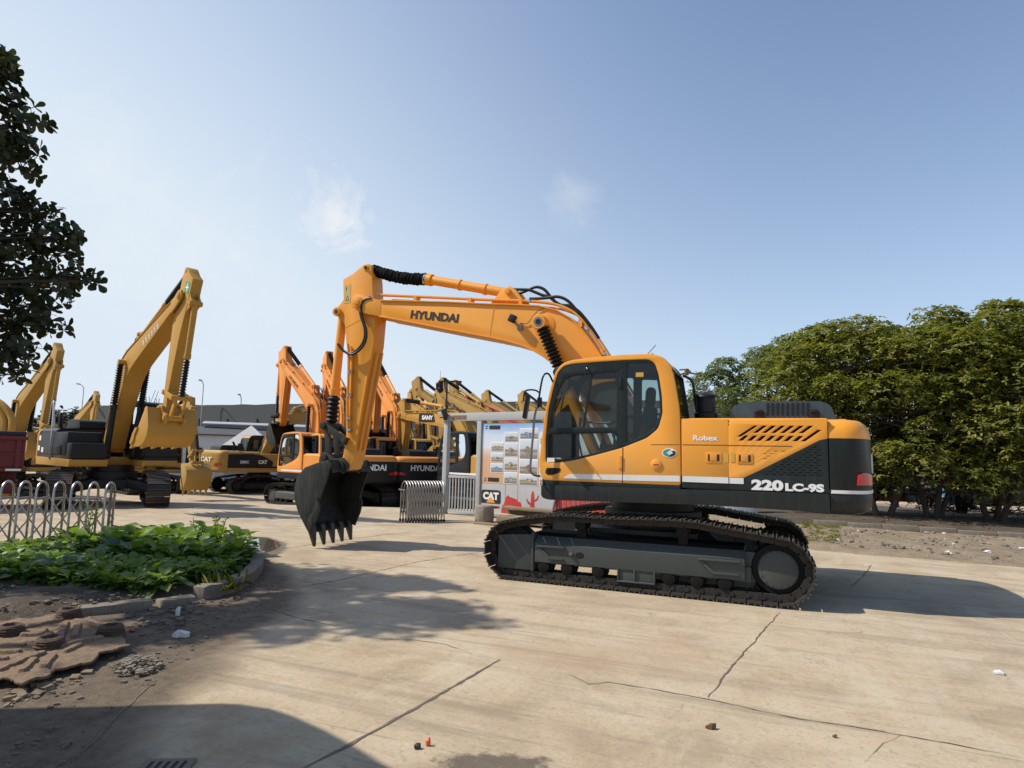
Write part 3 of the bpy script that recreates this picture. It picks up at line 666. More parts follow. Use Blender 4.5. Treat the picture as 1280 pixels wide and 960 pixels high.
    bo = part('boom', P_, boomf, root, K, bevel=.012, M=Mb @ slim)
    def flange(mb):
        up = [Vector((x, 0, z)) for x, z in BOOM[2:15]]; lo = [Vector((x, 0, z)) for x, z in BOOM[15:28]]
        for line, sg in ((up, 1), (lo, 1)):
            rings = []
            for i, p in enumerate(line):
                d = (line[min(i+1, len(line)-1)]-line[max(i-1, 0)]).normalized(); n = Vector((d.z, 0, -d.x))
                a, b = p+n*.006, p-n*.016
                rings.append([(a.x, -.325, a.z), (a.x, .325, a.z), (b.x, .325, b.z), (b.x, -.325, b.z)])
            mb.loft(rings)
        # nose ears round the arm pin
        for y0, y1 in ((-.30, -.225), (.225, .30)):
            mb.prism([(-4.90, 4.515), (-5.16, 4.58), (-5.34, 4.655), (-5.44, 4.67), (-5.55, 4.62), (-5.585, 4.52), (-5.55, 4.42), (-5.44, 4.36), (-5.2, 4.28), (-4.90, 4.21)], y0, y1)
        mb.cyl((-5.42, -.33, 4.52), (-5.42, .33, 4.52), .105, seg=20); mb.cyl((-5.42, -.35, 4.52), (-5.42, .35, 4.52), .06)
        for x, z in ((-2.5, 4.30),):
            for y in (-.16, .10): mb.prism([(-2.78, 4.29), (-2.55, 4.56), (-2.40, 4.62), (-2.28, 4.54), (-2.05, 4.22)], y, y+.06)
        mb.cyl((-2.42, -.22, 4.52), (-2.42, .22, 4.52), .055)
        mb.prism([(BPIN.x+.19*math.cos(k*PI/10), BPIN.z+.19*math.sin(k*PI/10)) for k in range(20)], -.305, .305)
        mb.cyl((BPIN.x, -.56, BPIN.z), (BPIN.x, .56, BPIN.z), .075, seg=18)
    part('boom_flange', P_, flange, bo, K, bevel=.006)
    a0, a1 = Vector(PX(512.5, 398, -.3)+(0,)), Vector(PX(582, 404.5, -.3)+(0,))
    dirv = Vector((a1.x-a0.x, 0, a1.y-a0.y)).normalized(); upv = Vector((-dirv.z, 0, dirv.x))
    if boom_word == 'HYUNDAI':
        text('lettering', 'HYUNDAI', 'letter_dark', (a0.x, -.2965, a0.y), dirv, upv, .98, .155, bo, bold=.045)
    elif boom_word:
        bw = part('name_plate', 'letter_dark', lambda mb: mb.prism(fillet([(-3.95, 3.99), (-3.9, 4.37), (-2.85, 4.25), (-2.75, 3.86)], .08), -.302, -.294), bo, (K, boom_word))
        text('lettering', boom_word, 'letter', (-3.70, -.304, 4.08), (1, 0, -.13), (.13, 0, 1), .62 if len(boom_word) < 4 else .8, .20, bo, bold=.05)
    if marks:
        rr_ = random.Random(2)
        for sy in (-1, 1):
            for k in range(6): part('faded_lettering', 'letter_dim', lambda mb: mb.prism([(-4.1+k*.2, 4.08-k*.026), (-4.1+k*.2, 4.24-k*.026), (-3.98+k*.2, 4.22-k*.026), (-3.98+k*.2, 4.15-k*.026), (-4.04+k*.2, 4.14-k*.026), (-3.97+k*.2, 4.06-k*.026)], sy*.2985-.003, sy*.2985+.003), bo)
    # pipes along the boom
    pl = []
    def pipes(mb):
        for y, dz in ((-.235, .085), (-.17, .085), (.2, .085)):
            mb.tube(spline([(-5.0, y, 4.60+dz*.5), (-4.7, y, 4.505+dz+.02), (-3.6, y, 4.40+dz), (-2.6, y, 4.285+dz), (-1.9, y, 4.21+dz), (-1.5, y, 4.12+dz), (-1.2, y, 3.96+dz), (-1.0, y*1.0, 3.74+dz*.8), (-.7, y, 3.30+dz*.6), (-.3, y, 2.66+dz*.5)], 4), .02, 7)
        for x, z in ((-4.2, 4.45), (-3.1, 4.345), (-2.15, 4.25), (-1.1, 3.82), (-.75, 3.34)): mb.cbox((x, -.2, z+.04), (.06, .14, .10))
    part('hydraulic_pipe', P_, pipes, bo, K)
    if near or hoses:
        def hoses_f(mb):
            s3 = lambda L_, y, r=.026: mb.tube(spline([(PX(610+a*180/1280, 340+b*135/960, y)[0], y, PX(610+a*180/1280, 340+b*135/960, y)[1]) for a, b in L_], 5), r, 8)
            s3([(200, 155), (350, 158), (420, 180), (480, 205), (560, 225), (600, 275)], -.05)
            s3([(215, 180), (270, 190), (330, 172), (400, 140), (450, 135), (505, 160), (560, 225), (620, 290)], .02)
            s3([(370, 238), (450, 236), (540, 228), (620, 220), (700, 250), (770, 320), (810, 390), (850, 470)], -.22)
            s3([(560, 235), (640, 290), (720, 300), (800, 345), (860, 410), (920, 490), (985, 590)], .12)
            s3([(640, 300), (740, 330), (830, 400), (900, 490)], .2)
        part('hose', 'rubber', hoses_f, bo, (lod, 'bh'))
        def arm_hose(mb):
            q = [(258, 155), (238, 160), (227, 180), (230, 215), (242, 255), (240, 290), (222, 318), (195, 333), (172, 322), (157, 303)]
            for dy, off in ((-.27, 0), (-.30, 5)): mb.tube(spline([(PX(360+(a+off)/2.526, 310+b/2.526, dy)[0], dy, PX(360+a/2.526, 310+(b+off*.7)/2.526, dy)[1]) for a, b in q], 4), .022, 8)
        if near: part('hose', 'rubber', arm_hose, bo, (lod, 'ah'))
    if near:
        def lampf(mb):
            x, z = PX(640, 398, -.42)
            mb.cbox((x, -.40, z), (.12, .09, .13), Matrix.Rotation(R(25), 4, 'Y')); 
        part('work_light', 'black', lampf, bo, bevel=.02)
        def lamp2(mb):
            x, z = PX(640, 398, -.42); x2, z2 = PX(650, 409, -.31)
            mb.tube([(x+.04, -.39, z-.02), (x2-.05, -.36, z2+.05), (x2, -.30, z2)], .022, 6); mb.cbox((x2, -.31, z2), (.09, .04, .09))
        part('lamp_bracket', 'worn_steel', lamp2, bo)
        def cable(mb):
            s = [(285, 455), (340, 460), (380, 425), (420, 370), (470, 325), (520, 315), (600, 322)]
            mb.tube(spline([(PX(610+a*180/1280, 340+b*135/960, -.31)[0], -.315, PX(610+a*180/1280, 340+b*135/960, -.31)[1]) for a, b in s], 4), .007, 5)
        part('cable', 'rubber', cable, bo)
        plate('weld_seam', P_, [(-2.62, 4.27), (-2.595, 4.27), (-2.68, 3.735), (-2.705, 3.735)], [], -.2985, -.294, 0, bo)
        [part('clamp', 'bright_steel', lambda mb: mb.cbox((x, -.235, z), (.05, .06, .05)), bo, bevel=.006) for x, z in ((-5.0, 4.645), (-2.0, 4.305), (-1.12, 3.90), (-1.0, 3.78), (-.72, 3.36))]
    # ---- arm
    A2 = Mb @ AP; Ma = Matrix.Translation(A2) @ Matrix.Rotation(da, 4, 'Y') @ Matrix.Translation(-AP)
    ARM = [(-5.885, 5.03), (-5.66, 5.12), (-5.52, 5.22), (-5.42, 5.285), (-5.33, 5.295), (-5.26, 5.25), (-5.235, 5.13), (-5.205, 4.92), (-5.185, 4.70), (-5.13, 4.50), (-5.09, 4.25), (-5.115, 3.73), (-5.25, 2.86), (-5.385, 1.99), (-5.43, 1.60), (-5.50, 1.42), (-5.60, 1.365), (-5.69, 1.39), (-5.72, 1.48), (-5.65, 1.75), (-5.625, 2.0), (-5.66, 2.8), (-5.70, 3.59), (-5.80, 4.2), (-5.93, 4.55)]
    ARM[-1] = (-5.83, 4.42); 
    ar = part('arm', P_, lambda mb: mb.prism(ARM, -.175, .175), root, K, bevel=.012, M=Ma @ slim)
    def armd(mb):
        # raised edge bars, link bosses, cylinder lugs
        mb.cyl((-5.98, -.20, 4.40), (-5.98, .20, 4.40), .05); mb.cyl((-5.98, -.215, 4.40), (-5.98, .215, 4.40), .085 if near else .07)
    part('pin_boss', P_, armd, ar, K, bevel=.005)
    part('pin_boss', P_, lambda mb: mb.cyl((-5.36, -.19, 5.21), (-5.36, .19, 5.21), .06), ar, (K, 1), bevel=.005)
    part('pin_boss', P_, lambda mb: mb.cyl((-5.60, -.21, 1.94), (-5.60, .21, 1.94), .075), ar, (K, 2), bevel=.005)
    for y in (-.178, .165): part('edge_bar', P_, lambda mb: mb.prism([(-5.165, 3.45), (-5.205, 3.45), (-5.44, 1.80), (-5.40, 1.80)], y, y+.013), ar, (K, y), bevel=.004)
    for yy in (-.09, .05): part('edge_bar', P_, lambda mb: mb.prism([(-5.10, 3.60), (-5.065, 3.60), (-5.375, 1.75), (-5.395, 1.75)], yy, yy+.05), ar, (K, yy), bevel=.004)
    for y in (-.16, .08): part('cylinder_lug', P_, lambda mb: mb.prism([(-5.80, 4.70), (-5.93, 4.55), (-6.04, 4.46), (-6.06, 4.36), (-5.97, 4.31), (-5.78, 4.12)], y, y+.08), ar, (K, y), bevel=.006)
    if near:
        def apipe(mb):
            mb.tube(spline([(-5.66, -.215, 3.75), (-5.62, -.215, 3.5), (-5.60, -.215, 2.7), (-5.565, -.215, 2.25), (-5.54, -.20, 2.08)], 4), .022, 7); mb.tube(spline([(-5.585, -.21, 3.7), (-5.55, -.21, 3.4), (-5.535, -.21, 2.5), (-5.52, -.2, 2.1)], 4), .018, 7)
        part('hydraulic_pipe', P_, apipe, ar)
        [part('clamp', 'bright_steel', lambda mb: mb.cbox((x, -.215, z), (.09, .06, .05)), ar, bevel=.006) for x, z in ((-5.56, 3.22), (-5.555, 2.78), (-5.545, 2.35), (-5.53, 2.14))]
        for sy in (-1, 1):
            for c_, r_ in (((-5.60, 1.94), .045), ((-5.98, 4.40), .05), ((-5.36, 5.21), .035)): part('pin_cap', 'iron', lambda mb: mb.rod((c_[0], sy*.222, c_[1]), (c_[0], sy*.18, c_[1]), [(0, r_*.8), (.3, r_), (1, r_)], 14), ar)
        plate('warning_label', 'sticker_yellow', [(-5.82, 4.55), (-5.84, 4.90), (-5.70, 4.91), (-5.68, 4.56)], [], -.1785, -.174, 0, ar)
        plate('warning_label', 'letter_dark', [(-5.80, 4.60), (-5.755, 4.70), (-5.71, 4.60)], [[(-5.785, 4.61), (-5.755, 4.68), (-5.725, 4.61)]], -.1800, -.178, 0, ar)
        plate('warning_label', 'letter_dark', [(-5.80, 4.84), (-5.80, 4.86), (-5.78, 4.86), (-5.78, 4.80), (-5.80, 4.80), (-5.79, 4.82)], [], -.1800, -.178, 0, ar)
        plate('seam', P_, [(-5.76, 4.07), (-5.755, 4.085), (-5.12, 4.345), (-5.12, 4.33)][::-1], [], -.1775, -.17, 0, ar)
    elif marks:
        for sy in (-1, 1):
            g_ = part('green_sign', 'green_sign', lambda mb: mb.box((-5.78, sy*.178-.003, 4.62), (-5.50, sy*.178+.003, 4.92)), ar)
            part('white_cross', 'letter', lambda mb: (mb.box((-5.66, sy*.1825-.002, 4.66), (-5.62, sy*.1825+.002, 4.88)), mb.box((-5.74, sy*.1825-.0025, 4.75), (-5.54, sy*.1825+.0025, 4.79))), g_)
        part('handrail', 'white', lambda mb: mb.tube(spline([(.85, 1.40, 1.3), (.80, 1.42, 2.0), (.95, 1.40, 2.75), (1.1, 1.38, 3.05), (1.25, 1.30, 2.7), (1.4, 1.2, 2.1)], 5), .022, 7), root)
        for x, z in ((2.05, 1.86), (2.1, 1.55), (1.7, 1.5)): part('sticker', 'letter', lambda mb: mb.box((x, 1.375, z), (x+.2, 1.379, z+.15)), root)
    # ---- bucket and linkage
    K2 = Ma @ KP; Mk = Matrix.Translation(K2) @ Matrix.Rotation(dk, 4, 'Y') @ Matrix.Translation(-KP)
    BS = [(-5.66, 1.58), (-5.90, 1.52), (-6.17, 1.43), (-6.33, 1.27), (-6.385, 1.06), (-6.36, .84), (-6.27, .64), (-6.15, .47), (-6.03, .31), (-5.965, .27), (-5.93, .42), (-5.89, .60), (-5.78, .92), (-5.68, 1.2), (-5.585, 1.50)]
    def bkt(mb):
        for y0, y1 in ((-.61, -.58), (.58, .61)): mb.prism(BS, y0, y1)
        back = [Vector((x, 0, z)) for x, z in [(-5.56, 1.36)]+BS[0:10]]
        rings = []
        for i, p in enumerate(back):
            d = (back[min(i+1, len(back)-1)]-back[max(i-1, 0)]).normalized(); n = Vector((d.z, 0, -d.x))*.03
            a, b = p, p-n
            if i == 0: b = a+Vector((.02, 0, 0))
            rings.append([(a.x, -.585, a.z), (a.x, .585, a.z), (b.x, .585, b.z), (b.x, -.585, b.z)])
        mb.loft(rings)
        for y in (-.27, .20):
            mb.prism([(-5.50, 1.40), (-5.50, 1.52), (-5.62, 1.62), (-5.82, 1.60), (-5.98, 1.72), (-6.10, 1.70), (-6.14, 1.58), (-6.12, 1.42), (-5.9, 1.48), (-5.7, 1.40), (-5.62, 1.33)], y, y+.07)
        mb.cyl((-5.64, -.32, 1.47), (-5.64, .32, 1.47), .10); mb.cyl((-6.02, -.30, 1.62), (-6.02, .30, 1.62), .07)
    bk = part('bucket', S['bk'], bkt, root, K, M=Mk, bevel=.006)
    for k in range(5):
        y = -.53+k*.265
        def tooth(mb):
            w = .055
            mb.loft([[(-6.06, y-w, .44), (-6.06, y+w, .44), (-5.97, y+w, .40), (-5.97, y-w, .40)], [(-6.04, y-w, .30), (-6.04, y+w, .30), (-5.93, y+w, .29), (-5.93, y-w, .29)], [(-5.93, y-.03, .035), (-5.93, y+.03, .035), (-5.905, y+.03, .035), (-5.905, y-.03, .035)]])
        part('tooth', 'tooth' if near else S['bk'], tooth, bk, (style, k), bevel=.006)
    for sgn in (-1, 1):
        part('side_cutter', S['bk'], lambda mb: mb.prism([(-6.02, .34), (-5.91, .30), (-5.80, .56), (-5.76, .76), (-5.83, .90), (-5.90, .66), (-6.0, .55)], *((-.65, -.61) if sgn < 0 else (.61, .65))), bk, (style, sgn), bevel=.006)
    lev = Ma @ LEV; q = Mk @ LQ; ctr = Ma @ Vector((-4.8, 0, 1.0))
    e = two_circle(lev, .58, q, .60, ctr)
    def links(mb):
        for y in (-.24, .20):
            d = (lev-e).normalized(); n = Vector((-d.z, 0, d.x))*.065
            P4 = [(lev+n-d*-.06), (lev-n-d*-.06), (e-n-d*.06), (e+n-d*.06)]
            mb.prism([(p.x, p.z) for p in P4], y, y+.045)
        for y in (-.15, .10):
            d = (q-e).normalized(); n = Vector((-d.z, 0, d.x))*.06
            P4 = [(q+n+d*.05), (q-n+d*.05), (e-n-d*.05), (e+n-d*.05)]
            mb.prism([(p.x, p.z) for p in P4], y, y+.05)
        for c in (lev, e): mb.cyl((c.x, -.27, c.z), (c.x, .27, c.z), .065)
    part('bucket_linkage', S['bk'] if near else D_ if style == 'orange' else P_, links, root, None, bevel=.008)
    def ram(name, p0, p1, y, bl, r, boot=True, yw=None):
        y *= slim[1][1]; p0 = Vector((p0.x, y, p0.z)); p1 = Vector((p1.x, y, p1.z)); d = (p1-p0).normalized(); m = p0+d*min(bl, (p1-p0).length*.8)
        def tubef(mb):
            mb.rod(p0, m, [(0, r), (.9, r), (.9, r*1.16), (.98, r*1.16), (1, r*.8)], 16); mb.cyl(p0-Vector((0, .1, 0)), p0+Vector((0, .1, 0)), r*1.05)
        o = part(name, P_ if name != 'boom_cylinder' or near or style == 'orange' else 'black_far', tubef, root)
        if boot:
            def bf(mb):
                L_ = (p1-m).length; nb = max(4, int(L_/.075)); prof = []
                for k in range(nb*2+1): prof.append((.02+.93*k/(nb*2), r*(1.2 if k % 2 else .80)))
                mb.rod(m, p1, [(0, r*.5)]+prof+[(.96, r*.5), (1, r*.5)], 14)
            part('rod_boot', S['boot'], bf, o)
        else: part('piston_rod', 'bright_steel', lambda mb: mb.cyl(m, p1, r*.55), o)
    bp = Mb @ BPIN
    for sgn in (-1, 1):
        if near:
            p0, p1 = Vector((BBASE.x, sgn*.47, BBASE.z)), Vector((bp.x, sgn*.47, bp.z)); d = (p1-p0).normalized(); Lc = (p1-p0).length
            o = part('boom_cylinder', P_, lambda mb: (mb.rod(p0, p0+d*Lc*.64, [(0, .09), (.95, .09), (.95, .10), (1, .10)], 16), mb.rod(Vector((p1.x, sgn*.40, p1.z)), Vector((p1.x, sgn*.565, p1.z)), [(0, .125), (.9, .125), (1, .11)], 20), mb.cyl(p0-Vector((0, .1, 0)), p0+Vector((0, .1, 0)), .1)), root)
            def bf(mb):
                prof = [(0, .06)]
                for k in range(23): prof.append((.01+.88*k/22, .108 if k % 2 else .060))
                mb.rod(p0+d*(Lc*.70), p1, prof+[(.90, .075), (1, .075)], 18)
                mb.rod(p0+d*(Lc*.63), p0+d*(Lc*.70), [(0, .11), (.3, .13), (.8, .12), (1, .08)], 14)
            part('rod_boot', 'rubber', bf, o, smooth=20)
            part('pin_socket', 'worn_steel', lambda mb: mb.rod((p1.x, sgn*.57, p1.z), (p1.x, sgn*.56, p1.z), [(0, .075), (1, .075)], 18), o); part('pin_hole', 'black', lambda mb: mb.rod((p1.x, sgn*.575, p1.z), (p1.x, sgn*.565, p1.z), [(0, .045), (1, .045)], 14), o)
        else: ram('boom_cylinder', BBASE, bp, sgn*.47, 1.55, .085)
    c0 = Mb @ CYL_A; c1 = Ma @ ARM_TOP
    if near:
        o = part('arm_cylinder', P_, lambda mb: (mb.rod(c0, c0.lerp(c1, .585), [(0, .075), (.05, .085), (.28, .085), (.28, .10), (.31, .10), (.31, .085), (.58, .085), (.58, .10), (.6, .10), (.6, .085), (.93, .085), (.93, .11), (.99, .11), (1, .08)], 20), mb.cyl(c0-Vector((0, .1, 0)), c0+Vector((0, .1, 0)), .10)), root)
        def wrap(mb):
            rr = random.Random(4); n = 40; p0 = c0.lerp(c1, .588); p1 = c0.lerp(c1, .985)
            sag = lambda t: Vector((0, 0, -.05*math.sin(t*PI)))
            rings = []
            for k in range(n+1):
                t = k/n; c = p0.lerp(p1, t)+sag(t); r = .108+.010*math.sin(k*2.4)+rr.uniform(-.007, .007)
                d = (p1-p0).normalized(); b = d.orthogonal().normalized(); e_ = d.cross(b)
                rings.append([c+(b*math.cos(a*2*PI/16)+e_*math.sin(a*2*PI/16))*(r*(1+rr.uniform(-.05, .05))) for a in range(16)])
            mb.loft(rings)
        part('rod_cover', 'wrap', wrap, o, smooth=50)
        part('clamp', 'bright_steel', lambda mb: mb.rod(c0.lerp(c1, .583), c0.lerp(c1, .592), [(0, .112), (1, .112)], 18), o)
    else: ram('arm_cylinder', c0, c1, 0, 1.75, .08)
    b0 = Ma @ BCYL
    if near:
        dd = (e-b0).normalized(); Lb = (e-b0).length
        o = part('bucket_cylinder', P_, lambda mb: (mb.rod(b0, b0+dd*Lb*.73, [(0, .07), (.04, .085), (.93, .085), (.93, .105), (1, .105)], 18), mb.cyl(b0-Vector((0, .1, 0)), b0+Vector((0, .1, 0)), .10)), root)
        def bb(mb):
            prof = [(0, .06)]
            for k in range(13): prof.append((.03+.85*k/12, .125 if k % 2 else .085))
            mb.rod(b0+dd*Lb*.735, e, prof+[(.9, .06), (1, .06)], 16)
        part('rod_boot', 'rubber', bb, o)
    else: ram('bucket_cylinder', b0, e, 0, 1.5, .075)
    return root
# ------------------------------------------------------------------ ground
def axis(lo, hi, step, far):
    a = []; x = lo
    while x <= hi: a.append(x); x += step
    s = step; x = hi
    while x < far: s *= 1.35; x += s; a.append(x)
    s = step; x = lo; pre = []
    while x > -far: s *= 1.35; x -= s; pre.append(x)
    return pre[::-1]+a
XS = axis(-16, 9, .16, 900); YS = axis(-10, 16, .16, 900)
def pdist(p, poly):
    """signed distance, negative inside"""
    best = 1e9; ins = False; n = len(poly); x, y = p
    for i in range(n):
        ax, ay = poly[i]; bx, by = poly[(i+1) % n]
        dx, dy = bx-ax, by-ay; t = max(0, min(1, ((x-ax)*dx+(y-ay)*dy)/(dx*dx+dy*dy+1e-12)))
        best = min(best, math.hypot(x-ax-dx*t, y-ay-dy*t))
        if (ay > y) != (by > y) and x < (bx-ax)*(y-ay)/(by-ay)+ax: ins = not ins
    return -best if ins else best
def gpoly(L_): return [tuple(G(x, y)[:2]) for x, y in L_]
DIRT = gpoly([(330, 715), (345, 738), (330, 765), (275, 790), (240, 830), (190, 860), (140, 905), (85, 960)])+[(-1.8, -8.2), (-4, -10), (-12, -9), (-12, -3.5), (-8, -1.6), (-6, -2)]
DAMP = gpoly([(560, 945), (660, 945), (700, 965), (540, 985)])
DAMP2 = gpoly([(330, 672), (352, 680), (345, 692), (290, 698), (285, 675)])
DAMP3 = gpoly([(40, 925), (120, 915), (240, 925), (330, 965), (0, 1000)])
RUST = gpoly([(640, 810), (760, 815), (860, 800), (820, 835), (700, 835)])
vs, fs, cols = [], [], []
for y in YS:
    for x in XS:
        vs.append((x, y, gz(x, y)))
        if -17 < x < 10 and -11 < y < 5:
            d1 = 1-sstep(-.1, .75, pdist((x, y), DIRT)); d2 = max(1-sstep(-.12, .2, pdist((x, y), DAMP)), 1-sstep(-.05, .3, pdist((x, y), DAMP2)), .0); d3 = 1-sstep(-.2, .4, pdist((x, y), RUST))
        else: d1 = d2 = d3 = 0
        cols.append((d1, d2, d3, 1))
nx = len(XS)
for j in range(len(YS)-1):
    for i in range(nx-1): a = j*nx+i; fs.append((a, a+1, a+nx+1, a+nx))
me = bpy.data.meshes.new('ground'); me.from_pydata(vs, [], fs); me.update(); me.shade_smooth()
ca = me.color_attributes.new('zone', 'FLOAT_COLOR', 'POINT')
ca.data.foreach_set('color', [c for k in cols for c in k])
m, nt = nt_new('concrete')
out = N(nt, 'ShaderNodeOutputMaterial'); b = N(nt, 'ShaderNodeBsdfPrincipled'); L(nt, b.outputs[0], out.inputs[0])
ge = N(nt, 'ShaderNodeNewGeometry'); P0 = ge.outputs['Position']
at = N(nt, 'ShaderNodeAttribute', attribute_name='zone'); sp = N(nt, 'ShaderNodeSeparateColor'); L(nt, at.outputs[0], sp.inputs[0])
def mapped(sc, rot=0):
    q = N(nt, 'ShaderNodeMapping', inp={'Scale': sc, 'Rotation': (0, 0, rot)}); L(nt, P0, q.inputs[0]); return q.outputs[0]
big = nse(nt, P0, .22, 5, .6); mid = nse(nt, P0, 1.1, 6, .62, .4); fine = nse(nt, P0, 9, 6, .68); grit = nse(nt, P0, 70, 3, .7); fin2 = nse(nt, P0, 26, 6, .75)
strk = nse(nt, mapped((.35, 3.2, 1), R(14)), 1.2, 6, .62); strk2 = nse(nt, mapped((2.6, .3, 1), R(-32)), 1.3, 5, .6)
c = mixc(nt, ramp(nt, big, [(.35, 0), (.66, 1)]), (.415, .315, .195), (.475, .385, .268))
c = mixc(nt, mth(nt, 'MULTIPLY', ramp(nt, mid, [(.38, 0), (.7, 1)]), .55), c, (.56, .475, .355))
c = mixc(nt, mth(nt, 'MULTIPLY', ramp(nt, mid, [(.26, 1), (.46, 0)]), .6), c, (.27, .205, .14))
c = mixc(nt, mth(nt, 'MULTIPLY', ramp(nt, strk, [(.50, 0), (.70, 1)]), .55), c, (.28, .215, .15))
c = mixc(nt, mth(nt, 'MULTIPLY', ramp(nt, strk2, [(.58, 0), (.75, 1)]), .35), c, (.58, .505, .39))
c = mixc(nt, mth(nt, 'MULTIPLY', ramp(nt, fine, [(.56, 0), (.72, 1)]), .42), c, (.22, .18, .14))
c = mixc(nt, mth(nt, 'MULTIPLY', ramp(nt, fine, [(.28, 1), (.42, 0)]), .35), c, (.58, .50, .385))
c = mixc(nt, mth(nt, 'MULTIPLY', ramp(nt, nse(nt, P0, 2.6, 8, .72, .8), [(.62, 0), (.70, 1)]), .35), c, (.13, .11, .095))
c = mixc(nt, mth(nt, 'MULTIPLY', ramp(nt, fin2, [(.54, 0), (.66, 1)]), .5), c, (.20, .155, .11))
c = mixc(nt, mth(nt, 'MULTIPLY', ramp(nt, fin2, [(.32, 1), (.42, 0)]), .4), c, (.62, .535, .405))
c = mixc(nt, mth(nt, 'MULTIPLY', ramp(nt, grit, [(.62, 0), (.70, 1)]), .55), c, (.14, .11, .085))
blot = nse(nt, P0, .42, 6, .68, .9)
c = mixc(nt, mth(nt, 'MULTIPLY', ramp(nt, blot, [(.52, 0), (.62, 1)]), .38), c, (.30, .225, .15))
c = mixc(nt, mth(nt, 'MULTIPLY', ramp(nt, blot, [(.34, 1), (.42, 0)]), .35), c, (.60, .53, .42))
oil = nse(nt, P0, 1.7, 7, .75, 1.2)
c = mixc(nt, mth(nt, 'MULTIPLY', ramp(nt, oil, [(.635, 0), (.70, 1)]), .55), c, (.10, .083, .068))
trk = nse(nt, mapped((.16, 2.4, 1), R(-9)), 1.0, 6, .7, .6)
c = mixc(nt, mth(nt, 'MULTIPLY', ramp(nt, trk, [(.56, 0), (.66, 1)]), .40), c, (.225, .175, .125))
scr = nse(nt, mapped((9, .5, 1), R(-60)), 1.5, 4, .55); scr2 = nse(nt, mapped((.45, 8, 1), R(25)), 1.7, 4, .55)
c = mixc(nt, mth(nt, 'MULTIPLY', ramp(nt, scr, [(.63, 0), (.72, 1)]), .16), c, (.66, .585, .46))
c = mixc(nt, mth(nt, 'MULTIPLY', ramp(nt, scr2, [(.62, 0), (.70, 1)]), .45), c, (.18, .145, .11))
c = mixc(nt, mth(nt, 'MULTIPLY', ramp(nt, nse(nt, P0, .75, 7, .7, .5), [(.57, 0), (.68, 1)]), .4), c, (.235, .185, .135))
c = mixc(nt, mth(nt, 'MULTIPLY', sp.outputs[2], .45), c, mixc(nt, fine, (.36, .21, .12), (.40, .30, .2)))
dirtc = mixc(nt, ramp(nt, fine, [(.3, 0), (.7, 1)]), (.095, .072, .050), (.20, .155, .108)); dirtc = mixc(nt, ramp(nt, grit, [(.58, 0), (.7, 1)]), dirtc, (.30, .26, .2))
df = ramp(nt, mth(nt, 'ADD', sp.outputs[0], mth(nt, 'MULTIPLY', mth(nt, 'SUBTRACT', mid, .5), 1.3)), [(.30, 0), (.85, 1)])
c = mixc(nt, df, c, dirtc)
wf = ramp(nt, mth(nt, 'ADD', sp.outputs[1], mth(nt, 'MULTIPLY', mth(nt, 'SUBTRACT', fine, .5), 1.2)), [(.45, 0), (.7, 1)])
c = mixc(nt, mth(nt, 'MULTIPLY', wf, .75), c, (.06, .048, .038))
L(nt, c, b.inputs['Base Color']); L(nt, mth(nt, 'SUBTRACT', .93, mth(nt, 'MULTIPLY', wf, .4)), b.inputs['Roughness'])
b.inputs['Specular IOR Level'].default_value = .25
hh = mth(nt, 'ADD', mth(nt, 'MULTIPLY', fine, .5), mth(nt, 'ADD', mth(nt, 'MULTIPLY', grit, mth(nt, 'ADD', mth(nt, 'MULTIPLY', df, .9), .12)), mth(nt, 'MULTIPLY', strk, .5)))
bp = N(nt, 'ShaderNodeBump', inp={'Strength': .55, 'Distance': .03}); L(nt, hh, bp.inputs['Height']); L(nt, bp.outputs[0], b.inputs['Normal'])
me.materials.append(m); MATS['concrete'] = m
ground = link('ground', me); struct(ground)

# joints and cracks in the concrete
def soilmat(name, a, b_, st, sc=3):
    m, nt = nt_new(name); MATS[name] = m
    out = N(nt, 'ShaderNodeOutputMaterial'); b = N(nt, 'ShaderNodeBsdfPrincipled'); L(nt, b.outputs[0], out.inputs[0])
    ge = N(nt, 'ShaderNodeNewGeometry'); n1 = nse(nt, ge.outputs['Position'], sc, 8, .7); n2 = nse(nt, ge.outputs['Position'], sc*9, 5, .7)
    c = mixc(nt, ramp(nt, n1, [(.35, 0), (.65, 1)]), a, b_); c = mixc(nt, mth(nt, 'MULTIPLY', ramp(nt, n2, [(.55, 0), (.68, 1)]), .8), c, st)
    L(nt, c, b.inputs['Base Color']); b.inputs['Roughness'].default_value = .95
    bp = N(nt, 'ShaderNodeBump', inp={'Strength': .8, 'Distance': .04}); L(nt, n2, bp.inputs['Height']); L(nt, bp.outputs[0], b.inputs['Normal'])
soilmat('crack', (.15, .118, .085), (.27, .215, .155), (.38, .31, .225), 8)
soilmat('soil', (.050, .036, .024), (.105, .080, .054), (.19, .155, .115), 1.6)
soilmat('verge', (.19, .138, .085), (.31, .24, .16), (.40, .34, .25), 2.2)
